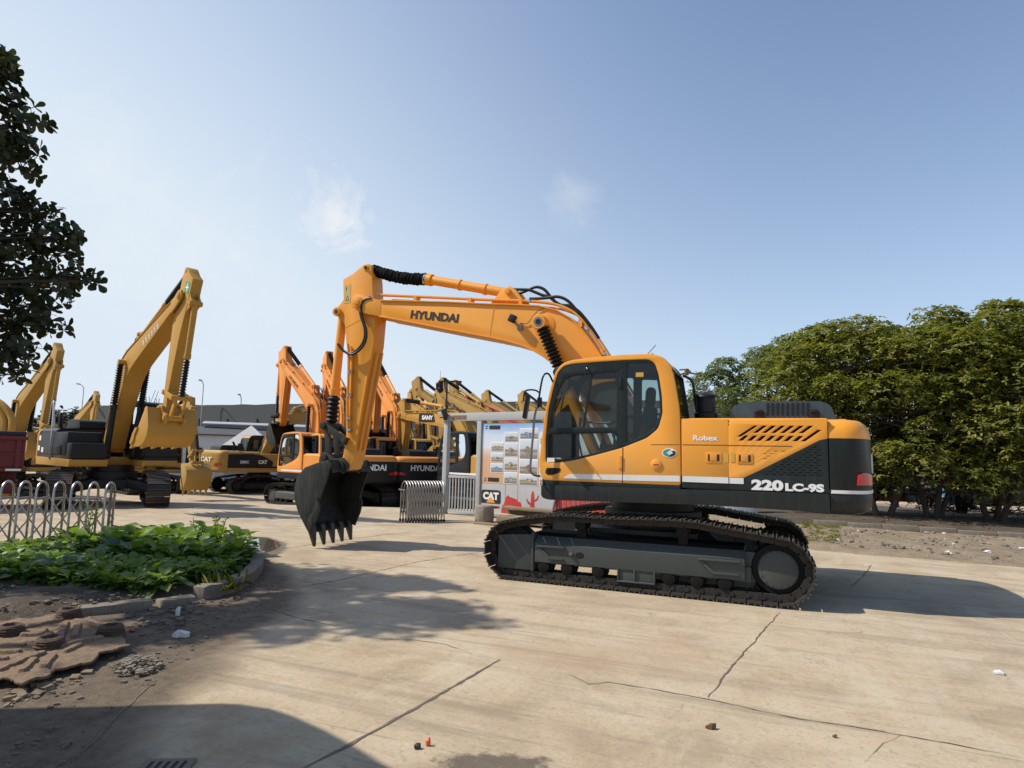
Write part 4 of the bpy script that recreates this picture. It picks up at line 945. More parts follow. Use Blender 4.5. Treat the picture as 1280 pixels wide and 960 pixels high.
def crack(L_, w, jit=.02):
    rr = random.Random(len(L_)*7+int(L_[0][0])); pts = [G(x, y) for x, y in L_]; fin = []
    for a, b_ in zip(pts, pts[1:]):
        n = max(2, int((b_-a).length/.07))
        for k in range(n): fin.append(a.lerp(b_, k/n))
    fin.append(pts[-1]); mb = MB(); v = []; o = 0
    for i, p in enumerate(fin):
        d = (fin[min(i+1, len(fin)-1)]-fin[max(0, i-1)]).normalized(); n = Vector((-d.y, d.x, 0)); o = o*.8+rr.uniform(-jit, jit)
        ww = w*(.35+rr.random()*.9)*(1 if 2 < i < len(fin)-3 else .4)
        for s in (-1, 1): q = p+n*(o*.6+s*ww/2); v.append((q.x, q.y, gz(q.x, q.y)+.004))
    f = [(2*i, 2*i+1, 2*i+3, 2*i+2) for i in range(len(fin)-1)]
    me = bpy.data.meshes.new('ground_crack'); me.from_pydata(v, [], f); me.materials.append(MATS['crack']); me.update()
    struct(link('ground_crack', me))
crack([(372, 965), (440, 930), (520, 885), (580, 850), (625, 825)], .030, .010)
crack([(975, 765), (945, 800), (915, 835), (885, 872)], .015, .016)
crack([(712, 843), (735, 856), (760, 853), (820, 863), (885, 874), (985, 897), (1100, 915), (1280, 947)], .011, .016)
crack([(312, 747), (335, 760), (370, 772), (420, 783)], .016, .012); crack([(440, 795), (480, 800), (520, 800), (560, 806), (592, 817)], .010, .02)
crack([(370, 735), (430, 724), (520, 703), (600, 690)], .018, .012)
crack([(1090, 706), (1078, 722), (1060, 735)], .02, .02); crack([(1125, 918), (1105, 930), (1082, 955)], .006, .02)
crack([(80, 962), (110, 930), (150, 893), (200, 850)], .02, .02)
crack([(330, 690), (420, 676), (520, 664)], .02, .01)
# ------------------------------------------------------------------ puddle
def patch(name, pts, mat, z=.006, noise_=.0, sub=6):
    p = spline([Vector((x, y, 0)) for x, y in pts], sub, True)
    me = bpy.data.meshes.new(name); me.from_pydata([(q.x, q.y, z) for q in p], [], [tuple(range(len(p)))]); me.update(); me.materials.append(MATS[mat]); o = link(name, me); return o
m, nt = nt_new('water'); MATS['water'] = m
out = N(nt, 'ShaderNodeOutputMaterial'); b = N(nt, 'ShaderNodeBsdfPrincipled', inp={'Base Color': (.10, .085, .065, 1), 'Roughness': .03}); L(nt, b.outputs[0], out.inputs[0])
b.inputs['Specular IOR Level'].default_value = 1.0
struct(patch('puddle', gpoly([(296, 676), (325, 672), (346, 677), (350, 683), (334, 690), (312, 693), (290, 691)]), 'water'))

# ------------------------------------------------------------------ the near excavator and the yard
near = excavator('large orange excavator with dark skirts in front, parked broadside with its bucket tucked in above the concrete', None, 'near', (0, 0, 0), 0, near=True, boom_word='HYUNDAI')
del near['label']; near['label'] = 'nearest excavator, orange with dark slate skirts, standing broadside on the concrete before the gate'
GRP = 'excavators parked in the yard'
def yard(label, style, px, d, th, db, da, dk=0, **k): return excavator(label, GRP, style, gpos(px, d), R(th), R(db), R(da), R(dk), **k)
yard('big yellow excavator at the left with steep boom, black engine doors and curled bucket', 'yellow', 141, 19.6, 162, 14, -14, -56, swing=R(-17), scale=1.0, marks=True)
yard('small yellow excavator whose toothed bucket rests on the ground beside the big left one', 'dull', 186, 33.5, 160, 0, 18, 0, scale=.92, hoses=False)
yard('yellow excavator with long low engine hood and black side panel, before the sheds', 'dull', 325, 36, 250, 8, -10, scale=1.0, side_word='CAT', rear_word='CAT', hoses=False)
yard('orange excavator seen from its cab side with vertical arm, left of the near bucket', 'orange', 403, 28.5, -18, 27, -3, -50, scale=1.0, boom_word='HYUNDAI')
yard('orange excavator seen from behind, half hidden by the near arm, dark counterweight', 'orange', 434, 27.5, -35, 26, -4, -20, rear_word='HYUNDAI', boom_word='HYUNDAI', scale=.97)
yard('orange excavator seen from behind, just left of the folded gate, dark counterweight', 'orange', 501, 29.5, -35, 26, -5, -20, rear_word='HYUNDAI', boom_word='HYUNDAI', scale=.97)
yard('yellow excavator whose raised boom with black plate is first right of the orange ones', 'dull', 588, 36.5, -10, 21, -5, -20, boom_word='CAT', hoses=False)
yard('yellow excavator whose raised boom with black plate rises right behind the camera pole', 'dull', 632, 38.5, -10, 22, -5, -20, boom_word='CAT', hoses=False)
yard('yellow excavator whose arm with black ram shows above the middle of the gate beam', 'dull', 672, 42, -12, 19, -5, -20, hoses=False)
yard('yellow excavator with only the pointed arm tip above the notice board', 'dull', 712, 44, -14, 22, -5, -20, hoses=False)
yard('yellow excavator with arm tip just left of the near cab mirror', 'dull', 764, 46, -14, 22, -5, -20, hoses=False)
yard('orange excavator farthest back in the orange row, its boom just right of the near arm', 'orange', 492, 35, -35, 25, -4, -20, boom_word='HYUNDAI', rear_word='HYUNDAI', hoses=False)
yard('dull yellow excavator whose folded boom rises behind the second orange one', 'dull', 545, 35.5, -40, 12, 8, 10, hoses=False)
yard('yellow excavator with boom lowest of those behind the flood light', 'dull', 628, 31.5, -20, 14, -4, -20, hoses=False)
yard('excavator with black cab seen through the open gateway behind the railing', 'blackcab', 606, 25.6, -22, -5, 0, -40, scale=.98, boom_word='SANY')
yard('red-orange excavator whose boom crosses behind the gate beam', 'red', 668, 35, -12, 8, -5, -20, scale=.97, hoses=False)
yard('yellow excavator at far left with upright arm and bucket above the red truck', 'dull', 14, 29, 165, 15, -13, -52, hoses=False)
yard('distant yellow excavator with only its boom top visible, just left of the big steep boom', 'dull', 88, 46, 160, 8, -5, -40, hoses=False)

# ------------------------------------------------------------------ gate, notice board, railing
A0 = gpos(558, 18.9); A0.z = 0; A1 = gpos(600, 18.2); A1.z = 0
u = (A1-A0).normalized(); AE = A0+u*7.2
A0 = Vector((A0.x, A0.y, 0)); ang = math.atan2(u.y, u.x); GW = (A1-A0).length
gate = empty('gate_frame', A0, ang); tag(gate, 'grey steel gate frame of posts and top beam behind the near excavator', 'gate')
for x in (0, GW): part('post', 'grey_paint', lambda mb: mb.box((x-.075, -.075, -.15), (x+.075, .075, 2.70)), gate, bevel=.008)
part('post', 'grey_paint', lambda mb: mb.box((7.1, -.075, -.25), (7.25, .075, 2.70)), gate, bevel=.008)
part('beam', 'grey_paint', lambda mb: mb.box((-.08, -.08, 2.702), (7.3, .08, 2.93)), gate, bevel=.008)
part('rust_patch', 'clay', lambda mb: mb.box((.25, -.084, 2.74), (.78, -.08, 2.86)), gate)
rail = empty('railing', A0+u*.12, ang); tag(rail, 'low grey railing of upright bars across the open gateway', 'railing')
W = GW-.24
part('top_rail', 'grey_paint', lambda mb: mb.box((0, -.03, 1.05), (W, .03, 1.12)), rail, bevel=.005); part('bottom_rail', 'grey_paint', lambda mb: mb.box((0, -.03, .06), (W, .03, .12)), rail, bevel=.005)
for k in range(9): x = .06+k*(W-.12)/8; part('bar', 'grey_paint', lambda mb: mb.box((x-.016, -.016, .12), (x+.016, .016, 1.05)), rail)
bd = empty('notice_board', A1+u*.09, ang); tag(bd, 'notice board with machine photos over a grey panel with red skyline', 'notice board')
BW = 5.5
m, nt = nt_new('board_art'); MATS['board_art'] = m
out = N(nt, 'ShaderNodeOutputMaterial'); b = N(nt, 'ShaderNodeBsdfPrincipled', inp={'Roughness': .35}); L(nt, b.outputs[0], out.inputs[0])
tc = N(nt, 'ShaderNodeTexCoord'); sp = N(nt, 'ShaderNodeSeparateXYZ'); L(nt, tc.outputs['Object'], sp.inputs[0])
cl = nse(nt, tc.outputs['Object'], 1.1, 4, .5)
zz = mth(nt, 'ADD', sp.outputs[2], mth(nt, 'MULTIPLY', mth(nt, 'SUBTRACT', cl, .5), .25))
g = N(nt, 'ShaderNodeMapRange', inp={'From Min': .9, 'From Max': 2.62}); L(nt, zz, g.inputs[0])
L(nt, ramp(nt, g.outputs[0], [(0, (.62, .36, .20)), (.45, (.66, .42, .27)), (.56, (.68, .60, .55)), (.62, (.72, .74, .78)), (.82, (.60, .68, .80)), (1, (.22, .42, .72))]), b.inputs['Base Color'])
part('poster', 'board_art', lambda mb: mb.box((0, -.03, .95), (BW, .02, 2.62)), bd, smooth=0)
part('lower_panel', 'panel_grey', lambda mb: mb.box((0, -.03, .16), (BW, .02, .945)), bd, smooth=0)
[part('panel_joint', 'recess', lambda mb: mb.box((x, -.0315, .16), (x+.008, -.03, .945)), bd) for x in (.84, 1.25, 2.4, 3.6)]
def photo_mat(i, a, b_, c_):
    m, nt = nt_new('photo'); out = N(nt, 'ShaderNodeOutputMaterial'); b = N(nt, 'ShaderNodeBsdfPrincipled', inp={'Roughness': .3}); L(nt, b.outputs[0], out.inputs[0])
    tc = N(nt, 'ShaderNodeTexCoord'); sp = N(nt, 'ShaderNodeSeparateXYZ'); L(nt, tc.outputs['Generated'], sp.inputs[0])
    q = N(nt, 'ShaderNodeMapping', inp={'Location': (i*3.7, i*1.3, i), 'Scale': (4, 4, 7)}); L(nt, tc.outputs['Object'], q.inputs[0])
    n = nse(nt, q.outputs[0], 1.6, 5, .65); z = sp.outputs[2]
    bgc = ramp(nt, mth(nt, 'ADD', z, mth(nt, 'MULTIPLY', mth(nt, 'SUBTRACT', n, .5), .25)), [(.12, (.22, .21, .20)), (.30, (.40, .38, .36)), (.42, (.16, .17, .15)), (.55, (.55, .58, .62)), (.9, (.62, .68, .76))])
    band = mth(nt, 'SUBTRACT', 1.0, mth(nt, 'MULTIPLY', mth(nt, 'ABSOLUTE', mth(nt, 'SUBTRACT', z, .42)), 2.6))
    edge_ = mth(nt, 'SUBTRACT', 1.0, mth(nt, 'MULTIPLY', mth(nt, 'ABSOLUTE', mth(nt, 'SUBTRACT', sp.outputs[0], .5)), 2.2))
    mk = mth(nt, 'ADD', mth(nt, 'MULTIPLY', band, edge_), mth(nt, 'MULTIPLY', mth(nt, 'SUBTRACT', n, .5), 1.6))
    n2 = nse(nt, q.outputs[0], 4.5, 3, .6)
    objc = ramp(nt, n2, [(.38, (.02, .02, .02)), (.46, a), (.56, b_), (.66, c_)])
    c = mixc(nt, ramp(nt, mk, [(.38, 0), (.44, 1)]), bgc, objc)
    L(nt, c, b.inputs['Base Color']); MATS['photo%d' % i] = m
PH = [(.30, 1.62, .36, .26), (.30, 1.30, .36, .24), (.30, 1.00, .36, .24), (.72, 1.95, .38, .26), (.72, 1.60, .38, .32), (.72, 1.25, .38, .28)]
# photographs: (left, bottom, width, height) measured on the panel
PH = [(.34, 1.86, .40, .22), (.34, 1.56, .40, .22), (.34, 1.27, .40, .22), (.80, 2.12, .42, .24), (.80, 1.72, .42, .34), (.80, 1.34, .42, .32), (.80, .98, .42, .28), (1.30, 2.20, .56, .26), (1.30, 1.66, .56, .50), (1.30, 1.26, .56, .36), (1.30, .96, .56, .26), (1.95, 2.06, .52, .28), (1.95, 1.66, .52, .36), (1.95, 1.30, .52, .30), (1.95, .97, .52, .28)]
PC = [((.5, .33, .05), (.35, .3, .2), (.6, .6, .58)), ((.2, .2, .2), (.4, .35, .25), (.55, .6, .66)), ((.08, .2, .45), (.3, .34, .4), (.6, .6, .6)), ((.4, .3, .15), (.12, .12, .1), (.6, .62, .6)), ((.45, .2, .1), (.2, .15, .1), (.55, .5, .4))]
for i, q in enumerate(PC): photo_mat(i, *q)
for i, (x, z, w, h) in enumerate(PH):
    p = part('photo', 'letter', lambda mb: mb.box((x-.02, -.036, z-.02), (x+w+.02, -.031, z+h+.02)), bd, smooth=0)
    part('picture', 'photo%d' % (i % 5), lambda mb: mb.box((x, -.040, z), (x+w, -.0365, z+h)), p, smooth=0)
for z in (2.45, 1.0):
    part('printed_tag', 'letter_dark', lambda mb: (mb.box((.24, -.034, z), (.62, -.031, z+.11)), mb.prism([(.10, z), (.17, z+.02), (.19, z+.05), (.12, z+.03)], -.034, -.031), mb.prism([(.10, z+.06), (.17, z+.08), (.19, z+.11), (.12, z+.09)], -.034, -.031)), bd)
lg = part('logo', 'letter_dark', lambda mb: mb.prism(fillet([(.03, .40), (.03, .74), (.10, .77), (.62, .77), (.69, .74), (.69, .40)], .04), -.036, -.031), bd)
text('lettering', 'CAT', 'letter', (.09, -.0375, .50), (1, 0, 0), (0, 0, 1), .54, .21, lg, bold=.06)
part('triangle', 'orange', lambda mb: mb.prism([(.20, .42), (.52, .42), (.36, .58)], -.0425, -.0412), lg)
part('logo', 'lens_red', lambda mb: mb.prism([(.06, .22), (.06, .34), (.66, .34), (.66, .28), (.20, .28), (.12, .20)], -.034, -.031), bd)
part('logo', 'letter_dark', lambda mb: mb.prism([(.16, .275), (.19, .325), (.60, .325), (.57, .275)], -.037, -.0345), bd)
part('red_skyline', 'red', lambda mb: mb.prism([(.72, .17), (.74, .36), (.80, .40), (.86, .58), (.93, .66), (1.0, .61), (1.14, .58), (1.24, .55), (1.28, .50), (1.36, .48), (1.39, .37), (1.48, .31), (1.58, .29), (1.62, .27), (1.66, .27), (1.665, .41), (1.57, .48), (1.535, .59), (1.565, .60), (1.60, .53), (1.675, .49), (1.69, .72), (1.72, .80), (1.76, .80), (1.78, .72), (1.79, .58), (1.86, .62), (1.90, .70), (1.93, .69), (1.89, .58), (1.79, .52), (1.80, .27), (2.4, .24), (2.9, .22), (3.2, .30), (3.5, .33), (4.0, .30), (4.4, .2), (5.2, .22), (5.2, .17)], -.034, -.031), bd)
fl = empty('flood_light', A0+Vector((-.02, -.12, 2.95)), ang-.4, .72); tag(fl, 'grey flood light tilted down on the corner of the gate beam', 'lamp')
part('housing', 'iron', lambda mb: mb.cbox((-.02, -.10, -.04), (.42, .22, .34), Matrix.Rotation(R(25), 4, 'X')), fl, bevel=.02)
part('lens', 'panel_grey', lambda mb: mb.cbox((-.02, -.205, -.085), (.33, .02, .24), Matrix.Rotation(R(25), 4, 'X')), fl, bevel=.004); part('bracket', 'iron', lambda mb: mb.box((-.04, -.06, -.3), (.04, .08, -.1)), fl)
cp = gpos(556, 20.5); cp.z = -.1
pole = empty('camera_pole', cp, .3); tag(pole, 'slim dark pole carrying a round surveillance camera behind the flood light', 'camera pole')
part('pole', 'iron', lambda mb: mb.cyl((0, 0, -.2), (0, 0, 4.15), .032, .026), pole); part('arm', 'iron', lambda mb: (mb.cbox((.1, 0, 4.17), (.75, .05, .05)), mb.box((.3, -.04, 4.10), (.46, .04, 4.15))), pole)
part('camera', 'black', lambda mb: (mb.cyl((-.22, 0, 4.15), (-.22, 0, 3.95), .09), mb.sphere((-.22, 0, 3.90), .11), mb.cbox((-.30, 0, 4.0), (.10, .16, .2))), pole, bevel=.006)
an = gpos(547, 60); ap = empty('antenna_mast', an); tag(ap, 'thin far lattice mast just left of the surveillance camera', 'mast')
part('mast', 'pole_grey', lambda mb: mb.cyl((0, 0, 0), (0, 0, 8.6), .10, .05, 8), ap); part('aerial', 'pole_grey', lambda mb: (mb.cyl((0, 0, 6.2), (0, 0, 7.4), .16, .16, 8), mb.cyl((0, 0, 8.6), (0, 0, 10.2), .03, .02, 6)), ap)

# folded telescopic gate beside the post
def arch(mb, w, h, r, y=0, legs=True):
    pts = [(-w/2, y, 0), (-w/2, y, h-w/2)]+[(-w/2*math.cos(a*PI/8), y, h-w/2+w/2*math.sin(a*PI/8)) for a in range(1, 8)]+[(w/2, y, h-w/2), (w/2, y, 0)]
    mb.tube(pts, r, 7)
g0 = gpos(508, 16.4); g1 = gpos(553, 16.9); g0.z = g1.z = 0; d = (g1-g0); an_ = math.atan2(d.y, d.x)
fg = empty('folding_gate', g0, an_); tag(fg, 'folded stainless sliding gate of close set arches at the left of the gateway', 'folding gate')
n = 14; Lg = d.length
for k in range(n):
    x = k*Lg/(n-1)
    def ah(mb):
        M = Matrix.Translation((x, 0, 0)) @ Matrix.Rotation(R(90), 4, 'Z'); o = len(mb.v); arch(mb, .50, 1.02, .017); mb.v = mb.v[:o]+[tuple(M @ Vector(v)) for v in mb.v[o:]]
    a = part('arch_post', 'stainless', ah, fg)
    [part('wheel', 'rubber', lambda mb: mb.cyl((x-.02, y, .03), (x+.02, y, .03), .035, seg=10), a) for y in (-.25, .25)]
for y in (-.265, .265):
    def lat(mb):
        for k in range(n-1):
            x0, x1 = k*Lg/(n-1), (k+1)*Lg/(n-1)
            for za, zb in ((.12, .45), (.45, .12), (.45, .78), (.78, .45)): mb.tube([(x0, y, za), (x1, y, zb)], .014, 5)
    part('lattice', 'stainless', lat, fg)
part('end_handle', 'worn_steel', lambda mb: (mb.cyl((-.06, -.24, .80), (-.06, .24, .80), .02), mb.cyl((-.12, -.24, .8), (-.0, -.24, .8), .02)), fg)

# extended telescopic gate at the left edge
h0 = G(131, 690); h1 = G(0, 690); d = (h1-h0); d.z = 0; sp_ = d.length/6.05; an_ = math.atan2(d.y, d.x)
lgate = empty('sliding_gate', (h0.x, h0.y, 0), an_); tag(lgate, 'half extended stainless sliding gate of arches and crossed bars before the big left excavator', 'folding gate')
NA = 11
for k in range(NA):
    x = k*sp_
    def ah2(mb):
        M = Matrix.Translation((x, 0, 0)) @ Matrix.Rotation(R(90), 4, 'Z'); o = len(mb.v); arch(mb, .34, 1.13, .019); mb.v = mb.v[:o]+[tuple(M @ Vector(v)) for v in mb.v[o:]]
        mb.cbox((x, 0, .86), (.02, .32, .04))
    a = part('arch_post', 'stainless', ah2, lgate)
    [part('wheel', 'rubber', lambda mb: (mb.cyl((x-.02, y, .05), (x+.02, y, .05), .05, seg=10), mb.box((x-.03, y-.05, .04), (x+.03, y+.05, .16))), a) for y in (-.18, .18)]
for k in range(NA-1):
    def bay(mb):
        x0, x1 = k*sp_, (k+1)*sp_
        for y in (-.19,):
            for za, zb in ((.16, .52), (.52, .16), (.52, .90), (.90, .52)):
                mb.prism([(x0, za-.016), (x0, za+.016), (x1, zb+.016), (x1, zb-.016)], y-(.008 if za < zb else .024), y+(.008 if za < zb else -.008))
            for z in (.16, .52, .90): mb.cyl((x0, y-.02, z), (x0, y+.02, z), .016, seg=8)
    part('crossed_bars', 'stainless', bay, lgate)
part('end_bar', 'worn_steel', lambda mb: (mb.box((-.03, -.02, .1), (.0, .02, 1.1)), mb.cyl((-.10, 0, .98), (.05, 0, .98), .016)), lgate)

# ------------------------------------------------------------------ things by the board
lgp = gpos(608, 16.9); st = empty('stone_block', (lgp.x, lgp.y, 0), .3); tag(st, 'pale round stone stump at the foot of the notice board post', 'stone')
def stump(mb):
    rr = random.Random(3); mb.loft([[(math.cos(a*PI/6)*r*(1+rr.uniform(-.06, .06)), math.sin(a*PI/6)*r*(1+rr.uniform(-.06, .06)), z) for a in range(12)] for z, r in ((0, .23), (.08, .25), (.3, .24), (.40, .235), (.43, .2))])
part('stump', 'stone', stump, st, bevel=.01)
for k, (px, pd, ln, z0, hh, r_, lb) in enumerate([(628, 16.6, 2.9, .06, .14, -.05, 'lowest'), (640, 17.0, 3.0, .21, .13, .10, 'middle'), (634, 16.85, 2.6, .35, .07, .0, 'top')]):
    q = gpos(px, pd)
    b_ = empty('timber_beam', (q.x, q.y, z0), ang+r_)
    tag(b_, {'lowest': 'weathered lowest beam of the timber pile under the notice board', 'middle': 'thick middle beam of the timber pile under the notice board', 'top': 'thin pale top plank of the timber pile under the notice board'}[lb], 'timber')
    def tb(mb):
        rr = random.Random(k); rings = []
        for i in range(10):
            x = ln*i/9; s = .18+rr.uniform(-.02, .02); z = rr.uniform(-.012, .012); rings.append([(x, -s, z), (x, s, z), (x, s, hh+z), (x, -s, hh+z)])
        mb.loft(rings)
    part('beam', 'timber', tb, b_, bevel=.015)
q = gpos(597, 16.4); pk = empty('plank', (q.x, q.y, 0), ang); tag(pk, 'flat grey plank lying on the ground in front of the stone stump', 'plank')
part('board', 'timber', lambda mb: mb.box((0, -.1, 0), (1.5, .12, .045)), pk, bevel=.006)
q = gpos(697, 15.2); hb = empty('red_barrier', (q.x, q.y, 0), ang+.05); tag(hb, 'low red and white slatted barrier seen under the near cab', 'barrier')
part('frame', 'red', lambda mb: (mb.box((0, -.03, .30), (2.2, .03, .36)), mb.box((0, -.03, .88), (2.2, .03, .94)), mb.box((-.05, -.03, 0), (.02, .03, .94)), mb.box((2.2, -.03, 0), (2.27, .03, .94))), hb, bevel=.006)
part('slat', 'red', lambda mb: [mb.prism([(x, .36), (x+.08, .36), (x+.02, .88), (x-.06, .88)], -.012, .012) for x in [.08+i*.125 for i in range(17)]], hb)
part('backing', 'white', lambda mb: mb.box((.02, .02, .37), (2.2, .03, .87)), hb); part('stay', 'worn_steel', lambda mb: mb.tube([(-.12, -.2, 0), (.02, -.02, .92)], .03, 6), hb)
# white container behind, seen under the counterweight
q = gpos(905, 21); ct = empty('white_cabinet', (q.x, q.y, gz(q.x, q.y)), .1); tag(ct, 'pale metal cabinet glimpsed under the counterweight beyond the tracks', 'cabinet')
part('body', 'panel_grey', lambda mb: mb.box((-.9, 0, 0), (1.0, .7, 1.25)), ct, bevel=.02); part('door', 'wall_pale', lambda mb: (mb.box((-.85, -.02, .1), (-.1, 0, 1.15)), mb.box((.0, -.02, .1), (.9, 0, 1.15))), ct, bevel=.008)

# ------------------------------------------------------------------ red tipper at the left edge
q = gpos(31, 18.0); tr = empty('tipper_truck', (q.x, q.y, gz(q.x, q.y)), R(60), .93); tag(tr, 'dark red tipper truck body at the left edge with a navy rolled cover', 'truck')
def bed(mb):
    mb.box((-5.5, -1.2, 1.15), (0, 1.2, 2.05))
    for k in range(8): x = -.12-k*.72; mb.box((x-.09, -1.26, 1.12), (x+.03, -1.2, 2.0))
    mb.box((-5.5, -1.28, 1.98), (.04, 1.28, 2.08)); mb.box((-5.5, -1.28, 1.08), (.04, 1.28, 1.18)); mb.box((-5.5, -1.25, 1.55), (0, -1.2, 1.61))
part('cargo_bed', 'truck_red', bed, tr, bevel=.015)
part('rolled_cover', 'truck_blue', lambda mb: mb.box((-5.5, -1.1, 2.085), (.0, 1.2, 2.22)), tr, bevel=.03)
part('chassis', 'truck_red', lambda mb: (mb.box((-5.5, -.5, .7), (-.15, .5, 1.07)), mb.box((-.5, -1.1, .45), (-.1, 1.1, .75)), mb.box((-.2, -1.2, .35), (-.05, 1.2, .5))), tr, bevel=.01)
[part('reflector_strip', 'letter', lambda mb: mb.box((x, -1.285, 1.10), (x+.35, -1.281, 1.16)), tr) for x in (-.4, -1.3, -2.2)]
for x in (-1.1, -2.4):
    for y in (-1.0, 1.0):
        w = part('wheel', 'rubber', lambda mb: mb.rod((x, y-.28, .52), (x, y+.28, .52), [(0, .40), (.06, .50), (.15, .52), (.85, .52), (.94, .50), (1, .40)], 24), tr)
        part('rim', 'worn_steel', lambda mb: mb.rod((x, y-.285, .52), (x, y-.20, .52), [(0, .30), (.3, .28), (1, .12)], 18), w)
q = gpos(6, 24); hb2 = empty('pipe_bundle', (q.x, q.y, 2.0+gz(q.x, q.y)), .5)
tag(hb2, 'bundle of thick bent yellow pipes standing behind the red truck at the left edge', 'pipes')
for k in range(6): part('pipe', 'yellow_far', lambda mb: mb.tube(spline([(-1.2+k*.27, 0, -1.9), (-1.2+k*.27, 0, .3), (-1.35+k*.27, .1, 1.1), (-1.75+k*.2, .2, 1.7), (-2.6+k*.1, .3, 2.0-k*.05)], 5), .125, 10), hb2)

# ------------------------------------------------------------------ far sheds, hoarding, hill, lamps
def shed(label, px, d, w, dp_, h, roofh, wall, rz=None, name='shed', windows=(), roofmat='wall_grey', doors=()):
    q = gpos(px, d); v = Vector((q.x-CAM.x, q.y-CAM.y)).normalized(); rz = math.atan2(-v.x, v.y)*1.0 if rz is None else rz
    s = empty(name, (q.x, q.y, gz(q.x, q.y)), rz); tag(s, label, name.replace('_', ' '))
    part('wall', wall, lambda mb: mb.box((-w/2, 0, 0), (w/2, dp_, h)), s)
    part('roof', roofmat, lambda mb: mb.prism([(-.3, h-.05), (-.3, h+.05), (dp_/2, h+roofh), (dp_+.3, h+.05), (dp_+.3, h-.05)], -w/2-.3, w/2+.3, 'x'), s)
    for x, z, ww, hh in windows:
        f = part('window', 'recess', lambda mb: mb.box((x, -.03, z), (x+ww, .0-.002, z+hh)), s); part('frame', 'wall_pale', lambda mb: (mb.box((x-.06, -.07, z-.06), (x+ww+.06, -.032, z)), mb.box((x-.06, -.07, z+hh), (x+ww+.06, -.032, z+hh+.06)), mb.box((x+ww/2-.03, -.07, z), (x+ww/2+.03, -.032, z+hh)), mb.box((x-.06, -.07, z), (x, -.032, z+hh)), mb.box((x+ww, -.07, z), (x+ww+.06, -.032, z+hh))), f)
    for x, ww, hh in doors: part('door', 'wall_grey', lambda mb: mb.box((x, -.05, 0), (x+ww, -.002, hh)), s, bevel=.01)
    return s
q = gpos(150, 72); q2 = gpos(430, 60); d = q2-q; d.z = 0
hd = empty('hoarding', (q.x, q.y, -.6), math.atan2(d.y, d.x)); tag(hd, 'long dark netting covered hoarding closing the back of the yard', 'hoarding')
def hdf(mb):
    n = 40; rr = random.Random(5); Lh = d.length+40
    rings = [[(Lh*i/n-5, -.15, 0), (Lh*i/n-5, .15, 0), (Lh*i/n-5, .15, 6.9+rr.uniform(-.06, .06)-i*.004), (Lh*i/n-5, -.15, 6.9+rr.uniform(-.06, .06)-i*.004)] for i in range(n+1)]
    mb.loft(rings)
part('netting', 'netting', hdf, hd, smooth=0); [part('post', 'iron', lambda mb: mb.box((x, -.28, 0), (x+.12, -.16, 5.4)), hd) for x in range(0, 60, 4)]
shed('long pale grey site cabin before the dark hoarding', 272, 50, 11, 4, 3.4, .7, 'wall_pale', windows=((-4.2, 1.2, 1.1, 1.2), (-2.2, 1.2, 1.1, 1.2), (2.6, 1.2, 1.2, 1.2)), doors=((.6, 1.9, 2.5),), roofmat='netting')
shed('grey shed with a pale eave under the hoarding', 330, 53, 9, 4, 4.3, .3, 'wall_grey', windows=((.2, 2.4, 1.6, 1.0), (-3.2, 2.2, 1.2, 1.1)), roofmat='wall_grey')
q = gpos(312, 44); tn = empty('tent', (q.x, q.y, gz(q.x, q.y)), .7); tag(tn, 'small white peaked tent roof before the grey shed', 'tent')
part('canopy', 'plaster', lambda mb: mb.add([(-1.9, -1.9, 2.3), (1.9, -1.9, 2.3), (1.9, 1.9, 2.3), (-1.9, 1.9, 2.3), (0, 0, 4.0), (-1.9, -1.9, 2.0), (1.9, -1.9, 2.0), (1.9, 1.9, 2.0), (-1.9, 1.9, 2.0)], [(0, 1, 4), (1, 2, 4), (2, 3, 4), (3, 0, 4), (0, 5, 6, 1), (1, 6, 7, 2), (2, 7, 8, 3), (3, 8, 5, 0)]), tn, smooth=0)
[part('pole', 'pole_grey', lambda mb: mb.cyl((x, y, 0), (x, y, 2.3), .04, seg=6), tn) for x in (-1.85, 1.85) for y in (-1.85, 1.85)]
shed('far pale block with small dark windows left of the notice board', 508, 78, 12, 8, 8.5, .2, 'wall_pale', name='building', windows=tuple((x, z, 1.2, 1.3) for x in (-4.6, -1.8, 1.0, 3.6) for z in (2, 5)))
for px, d, h, lb in ((97, 75, 9.2, 'far street lamp rising above the hill behind the big left excavator'), (248, 66, 9.0, 'far street lamp right of the big left arm'), (297, 68, 7.8, 'lowest far street lamp above the hoarding')):
    q = gpos(px, d); s = empty('street_lamp', (q.x, q.y, -.6), -.9); tag(s, lb, 'street lamp', 'far street lamps')
    part('pole', 'pole_grey', lambda mb: mb.tube(spline([(0, 0, 0), (0, 0, h*.75), (0, 0, h*.93), (.25, 0, h), (1.6, 0, h+.2)], 4), .045, 6), s); part('lamp_head', 'pole_grey', lambda mb: mb.box((1.4, -.12, h+.13), (2.1, .12, h+.24)), s)
# wooded hill
def hill():
    rr = random.Random(9); v = []; f = []; a0 = pos(-260, 150); a1 = pos(215, 130); n, mrows = 60, 8
    for j in range(mrows):
        for i in range(n+1):
            p = a0.lerp(a1, i/n); away = Vector((p.x-CAM.x, p.y-CAM.y, 0)).normalized()
            t = i/n; H = (9.6+1.3*math.sin(t*9)+1.2*noise.noise(Vector((t*30, 0, 0))))*sstep(1.0, .86, t)
            z = H*math.sin(min(j/5, 1)*PI/2)+(.9*noise.noise(Vector((i*.9, j*1.3, 3))) if j else 0)
            q = p+away*(j*5); v.append((q.x, q.y, z-1))
    for j in range(mrows-1):
        for i in range(n): a = j*(n+1)+i; f.append((a, a+1, a+n+2, a+n+1))
    me = bpy.data.meshes.new('hill'); me.from_pydata(v, [], f); me.update(); me.materials.append(MATS['leaf_wood']); struct(link('hill', me)); return v
hv = hill()
